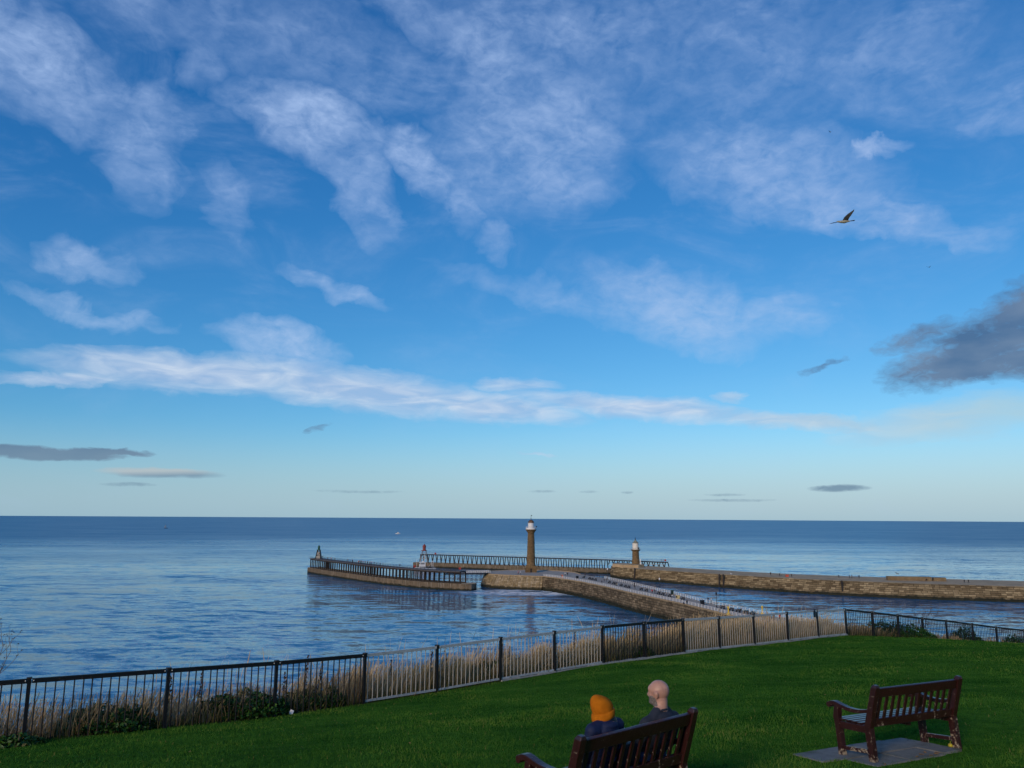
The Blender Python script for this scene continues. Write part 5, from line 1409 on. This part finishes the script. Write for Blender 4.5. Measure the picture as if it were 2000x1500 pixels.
# ------------------------------------------------------------------ the couple on the bench
def hand(mb, wrist, dirv, palm_n, s, sc=1.0):
    """palm, four curled fingers of unequal length and a thumb leaving the palm's side"""
    w_ = Vector(wrist); d = Vector(dirv).normalized(); nrm = Vector(palm_n).normalized(); side = d.cross(nrm).normalized() * s
    c = w_ + d * .05 * sc
    for k in (-1.2, -.4, .4, 1.2): capsule(mb, w_ + d * .01 + side * k * .014, w_ + d * .088 * sc + side * k * .019, .015, .0125, 8)
    for k, L in zip((-1.5, -.5, .5, 1.5), (.062, .074, .078, .068)):
        a = w_ + d * .088 * sc + side * k * .0185; b_ = a + (d * .85 + nrm * .35).normalized() * L * .5; e = b_ + (d * .45 + nrm * .9).normalized() * L * .5
        capsule(mb, a, b_, .0095, .0085, 8); capsule(mb, b_, e, .0085, .007, 8)
    a = w_ + d * .03 + side * .03; b_ = a + (side * .7 + d * .7 + nrm * .2).normalized() * .042; e = b_ + (d * .9 + nrm * .4).normalized() * .03
    capsule(mb, a, b_, .0125, .010, 8); capsule(mb, b_, e, .010, .008, 8)
def seated(a, head, face_ang, sh_w, bulk, hands_at, turn=0.0, hunch=0.0, ears=1):
    """local bench frame: x along, y forward, z up. returns bmesh pieces of one body"""
    mb = MB(); hx, hy, hz = head; H0 = Vector(head)
    nb_ = Vector((a, .055, hz - .20 + hunch)); pel = Vector((a, .24, .47))
    # trunk
    for k in range(8):
        q = k / 7; c = pel.lerp(nb_ - Vector((0, 0, .05)), q); c.y -= .03 * math.sin(math.pi * q)
        wx = (.155 + .02 * math.sin(math.pi * q)) * bulk if q < .75 else sh_w * .80
        mb.ball(c, 1.0, 14, sc=(wx, .115 * bulk, .10))
    for s in (-1, 1):
        sh = Vector((a + s * sh_w, .06, hz - .26 + hunch * 1.1)); el_ = Vector((a + s * (sh_w + .055), .17, .545)); wr = Vector(hands_at[0 if s < 0 else 1])
        capsule(mb, nb_ + Vector((s * .045, .0, -.005)), sh + Vector((0, 0, .012)), .055, .062, 12)
        capsule(mb, H0 + Vector((s * .03, -.02, -.13)), sh + Vector((-s * .03, -.01, .0)), .045, .058, 12)
        capsule(mb, sh, el_, .062 * bulk, .048, 12); capsule(mb, el_, wr, .046, .030, 12)
        hd = (wr - el_).normalized(); hand(mb, wr, (hd + Vector((0, .2, -.1))).normalized(), (0, .1, -1), -s)
        hp = Vector((a + s * .095, .22, .48)); kn = Vector((a + s * .11 + turn, .62 - turn * .55, .50)); an = Vector((a + s * .11 + turn, .64 - turn * .8, .06))
        capsule(mb, hp, kn, .095 * bulk, .066, 14); capsule(mb, kn, an, .062, .042, 12); capsule(mb, an + Vector((0, -.03, -.02)), an + Vector((0, .17, -.04)), .042, .034, 10)
    # neck and head, turned to face_ang
    H = Vector(head); f = Vector((math.cos(face_ang), math.sin(face_ang), 0)); l = Vector((-f.y, f.x, 0))
    capsule(mb, nb_ + Vector((0, .0, -.03)), H + Vector((0, 0, -.06)) - f * .024, .069, .061, 14)
    T = lambda p, q, z: H + f * p + l * q + Vector((0, 0, z))
    def ell(c, r):
        m2 = MB(); m2.ball((0, 0, 0), 1.0, 18)
        mb.add([c + f * (v[0] * r[0]) + l * (v[1] * r[1]) + Vector((0, 0, v[2] * r[2])) for v in m2.v], m2.f)
    ell(T(-.010, 0, .025), (.100, .080, .093)); ell(T(.025, 0, -.02), (.072, .066, .085)); ell(T(.048, 0, -.075), (.045, .050, .040)); ell(T(.055, 0, .035), (.042, .062, .045))
    ell(T(.095, 0, -.018), (.020, .013, .018)); capsule(mb, T(.088, 0, .012), T(.104, 0, -.016), .008, .011, 8)
    ell(T(.086, 0, -.055), (.010, .024, .007)); ell(T(.082, 0, -.085), (.018, .024, .016))
    for s in (-1, 1):
        if ears: ell(T(-.004, s * .083, -.008), (.024, .011, .036)); ell(T(-.008, s * .092, .004), (.021, .008, .024)); ell(T(.080, s * .030, .006), (.010, .013, .008))
    return mb, H, f, l
def place(o, B, yaw, tilt):
    o.location = B; o.rotation_euler = (Matrix.Rotation(yaw, 3, 'Z') @ Matrix.Rotation(tilt, 3, 'X')).to_euler()
M_SHIRT = plain('charcoal_jersey', (.022, .027, .040), .85, .12, 14, bump=.004); M_JEANS = plain('blue_denim', (.035, .07, .16), .85, .2, 30)
M_NAVY = plain('navy_jacket', (.007, .014, .050), .7, .12, 12, bump=.006); M_SHOE = plain('dark_shoe', (.02, .018, .016), .5, .2)
M_BEARD = plain('grey_beard', (.17, .145, .13), .9, .6, 70, bump=.012); M_SKIN2 = plain('fair_skin', (.46, .25, .18), .45, .2, 16, spec=.4); M_BLKHAIR = plain('black_hair', (.008, .007, .007), .45, .3, 40)
M_MUSTARD = None
# man: bald, grey beard, looks out to sea past his left shoulder
mbm, H, f, l = seated(.55, (.555, .065, 1.035), R(112), .205, 1.1, ((.46, .42, .60), (.63, .42, .60)))
me = fuse('person', mbm, .0075, 4)
def fn(c):
    d = c - H; p = d.dot(f); q = d.dot(l); z = d.z
    if c.z < .09: return 2
    if c.z < .56 and c.y > .10 and not (c.z > .53 and c.y < .5): 
        return 1
    hand_zone = c.y > .40 and c.z > .53 and abs(c.x - .55) < .16
    if hand_zone: return 3
    neck_r = math.hypot(c.x - .552, c.y - .058)
    if z > -.098 or (z > -.132 + .02 * (p / .06) and neck_r < .078):
        if p > .012 + max(0, (-.03 - z)) * -.25 and -.145 < z < -.030 - .0 and abs(q) < .075 and not (abs(q) < .016 and -.062 < z < -.05): return 4
        if p > .035 and z < -.02 and abs(q) > .045 and z > -.1: return 4
        if p < .055 and z < .028 - .25 * p and z > -.062 and abs(q) < .079: return 5
        return 3
    return 0
paint(me, [M_SHIRT, M_JEANS, M_SHOE, M_SKIN2, M_BEARD, plain('shaved_skin', (.40, .215, .16), .6, .16, 90)], fn)
man = link('person', me); place(man, B1, B1Y, B1T); tag(man, 'bald grey bearded person in charcoal jersey sitting on the bench looking out to sea', 'person')
mb = MB(); mb.tube([(.55 + .062 * math.cos(k * math.pi / 10), .055 + .066 * math.sin(k * math.pi / 10), .880 - .016 * math.sin(k * math.pi / 10)) for k in range(21)], .011, 8); part('collar', mb, M_SHIRT, man, smooth=True, local=True)
# woman: mustard beanie, navy jacket, turned towards the man
mbw, Hw, fw, lw_ = seated(-.205, (-.175, .085, .945), R(-8), .165, .95, ((-.12, .33, .60), (.03, .30, .64)), .24, .135, 0)
me = fuse('person', mbw, .0075, 4)
def fnw(c):
    d = c - Hw
    if c.z < .09: return 2
    if c.z < .56 and c.y > .10: return 1
    if (c - Vector((-.05, .40, .58))).length < .12 or (c - Vector((.08, .36, .62))).length < .105: return 3
    if d.z > -.015 or (d.z > -.12 and d.dot(fw) > .01 and math.hypot(d.dot(fw), d.dot(lw_)) < .11): return 3
    return 0
paint(me, [M_NAVY, M_JEANS, M_SHOE, M_SKIN2], fnw)
wom = link('person', me); place(wom, B1, B1Y, B1T); tag(wom, 'person in mustard beanie and navy jacket sitting on the bench turned to the side', 'person')
def knit(t, b):
    P = t.node('ShaderNodeTexCoord').outputs['Object']
    n = t.noise(P, 16, 4, .6).outputs[0]; wv = t.node('ShaderNodeTexWave', wave_type='RINGS', rings_direction='Z'); wv.inputs['Scale'].default_value = 40; t.put(wv.inputs['Vector'], P)
    t.put(b.inputs['Base Color'], t.mix(t.maprange(n, .3, .7), (.37, .105, .005), (.52, .155, .008)))
    b.inputs['Roughness'].default_value = .95; b.inputs['Specular IOR Level'].default_value = .1
    bp = t.node('ShaderNodeBump'); bp.inputs['Strength'].default_value = .6; bp.inputs['Distance'].default_value = .006; t.put(bp.inputs['Height'], t.math('ADD', n, t.math('MULTIPLY', t.noise(P, 220, 1).outputs[0], .3))); t.put(b.inputs['Normal'], bp.outputs[0])
M_MUSTARD = mat('mustard_knit', knit)
prof = [(.098, -.046), (.108, -.040), (.111, -.015), (.110, .012), (.106, .020), (.096, .022), (.098, .030), (.102, .055), (.099, .085), (.090, .115), (.073, .142), (.048, .163), (.022, .175), (.002, .178)]
nh = 36; vs = []; fs = []
for i, (r, z) in enumerate(prof):
    for k in range(nh):
        a = 2 * math.pi * k / nh
        rr_ = r * .95 * (1 + .012 * math.sin(5 * a + i))
        k2 = max(0, (z - .02)) / .155
        p = fw * (rr_ * 1.06 * math.cos(a) - .070 * k2 ** 1.6 - .014) + lw_ * (rr_ * .95 * math.sin(a)) + Vector((0, 0, z * .93 + .012 + .26 * rr_ * math.cos(a) * (1 - k2 * .75)))
        vs.append(Hw + p)
for i in range(len(prof) - 1):
    for k in range(nh): fs.append((i * nh + k, i * nh + (k + 1) % nh, (i + 1) * nh + (k + 1) % nh, (i + 1) * nh + k))
fs.append(tuple((len(prof) - 1) * nh + k for k in range(nh)))
mb = MB(); mb.add(vs, fs); part('beanie', mb, M_MUSTARD, wom, smooth=True, local=True)
mb = MB(); T = lambda p, q, z: Hw + fw * p + lw_ * q + Vector((0, 0, z))
for k in range(15):                                     # hair falling from under the hat to the collar, fuller on the cheek side
    an_ = R(215 + 105 * k / 14); r0 = .080
    c0 = (r0 * 1.05 * math.cos(an_), r0 * .9 * math.sin(an_)); dz = .115 + .03 * math.sin(k * 2.1)
    capsule(mb, T(c0[0] * .85, c0[1] * .85, -.012), T(c0[0] * 1.02 + .006, c0[1] * 1.02, -.055), .024, .025, 10); capsule(mb, T(c0[0] * 1.02 + .006, c0[1] * 1.02, -.055), T(c0[0] * .9 + .02, c0[1] * .95, -dz), .025, .014, 10)
me = fuse('hair', mb, .006, 3); me.materials.append(M_BLKHAIR); link('hair', me, wom)
mb = MB(); mb.tube([(-.20 + .082 * math.cos(k * math.pi / 10), .055 + .078 * math.sin(k * math.pi / 10), .868 + .004 * math.sin(k)) for k in range(21)], .034, 8); part('collar', mb, M_NAVY, wom, smooth=True, local=True)
# bag between them with a pale handle
bag = thing('handbag', 'dark handbag with a pale curved handle between the two people', 'bag', tuple(B1)); place(bag, B1, B1Y, B1T)
mb = MB(); mb.box((.10, .14, .53), (.22, .14, .26)); me = bev(mb, 'bag_body', .03); me.materials.clear(); me.materials.append(plain('dark_leather', (.010, .010, .012), .5, .2)); link('bag_body', me, bag)
mb = MB(); mb.tube([(.10 + .06 * math.cos(k * math.pi / 12), .14, .65 + .15 * math.sin(k * math.pi / 12)) for k in range(13)], .006, 8); part('handle', mb, M_WHITE, bag, smooth=True, local=True)
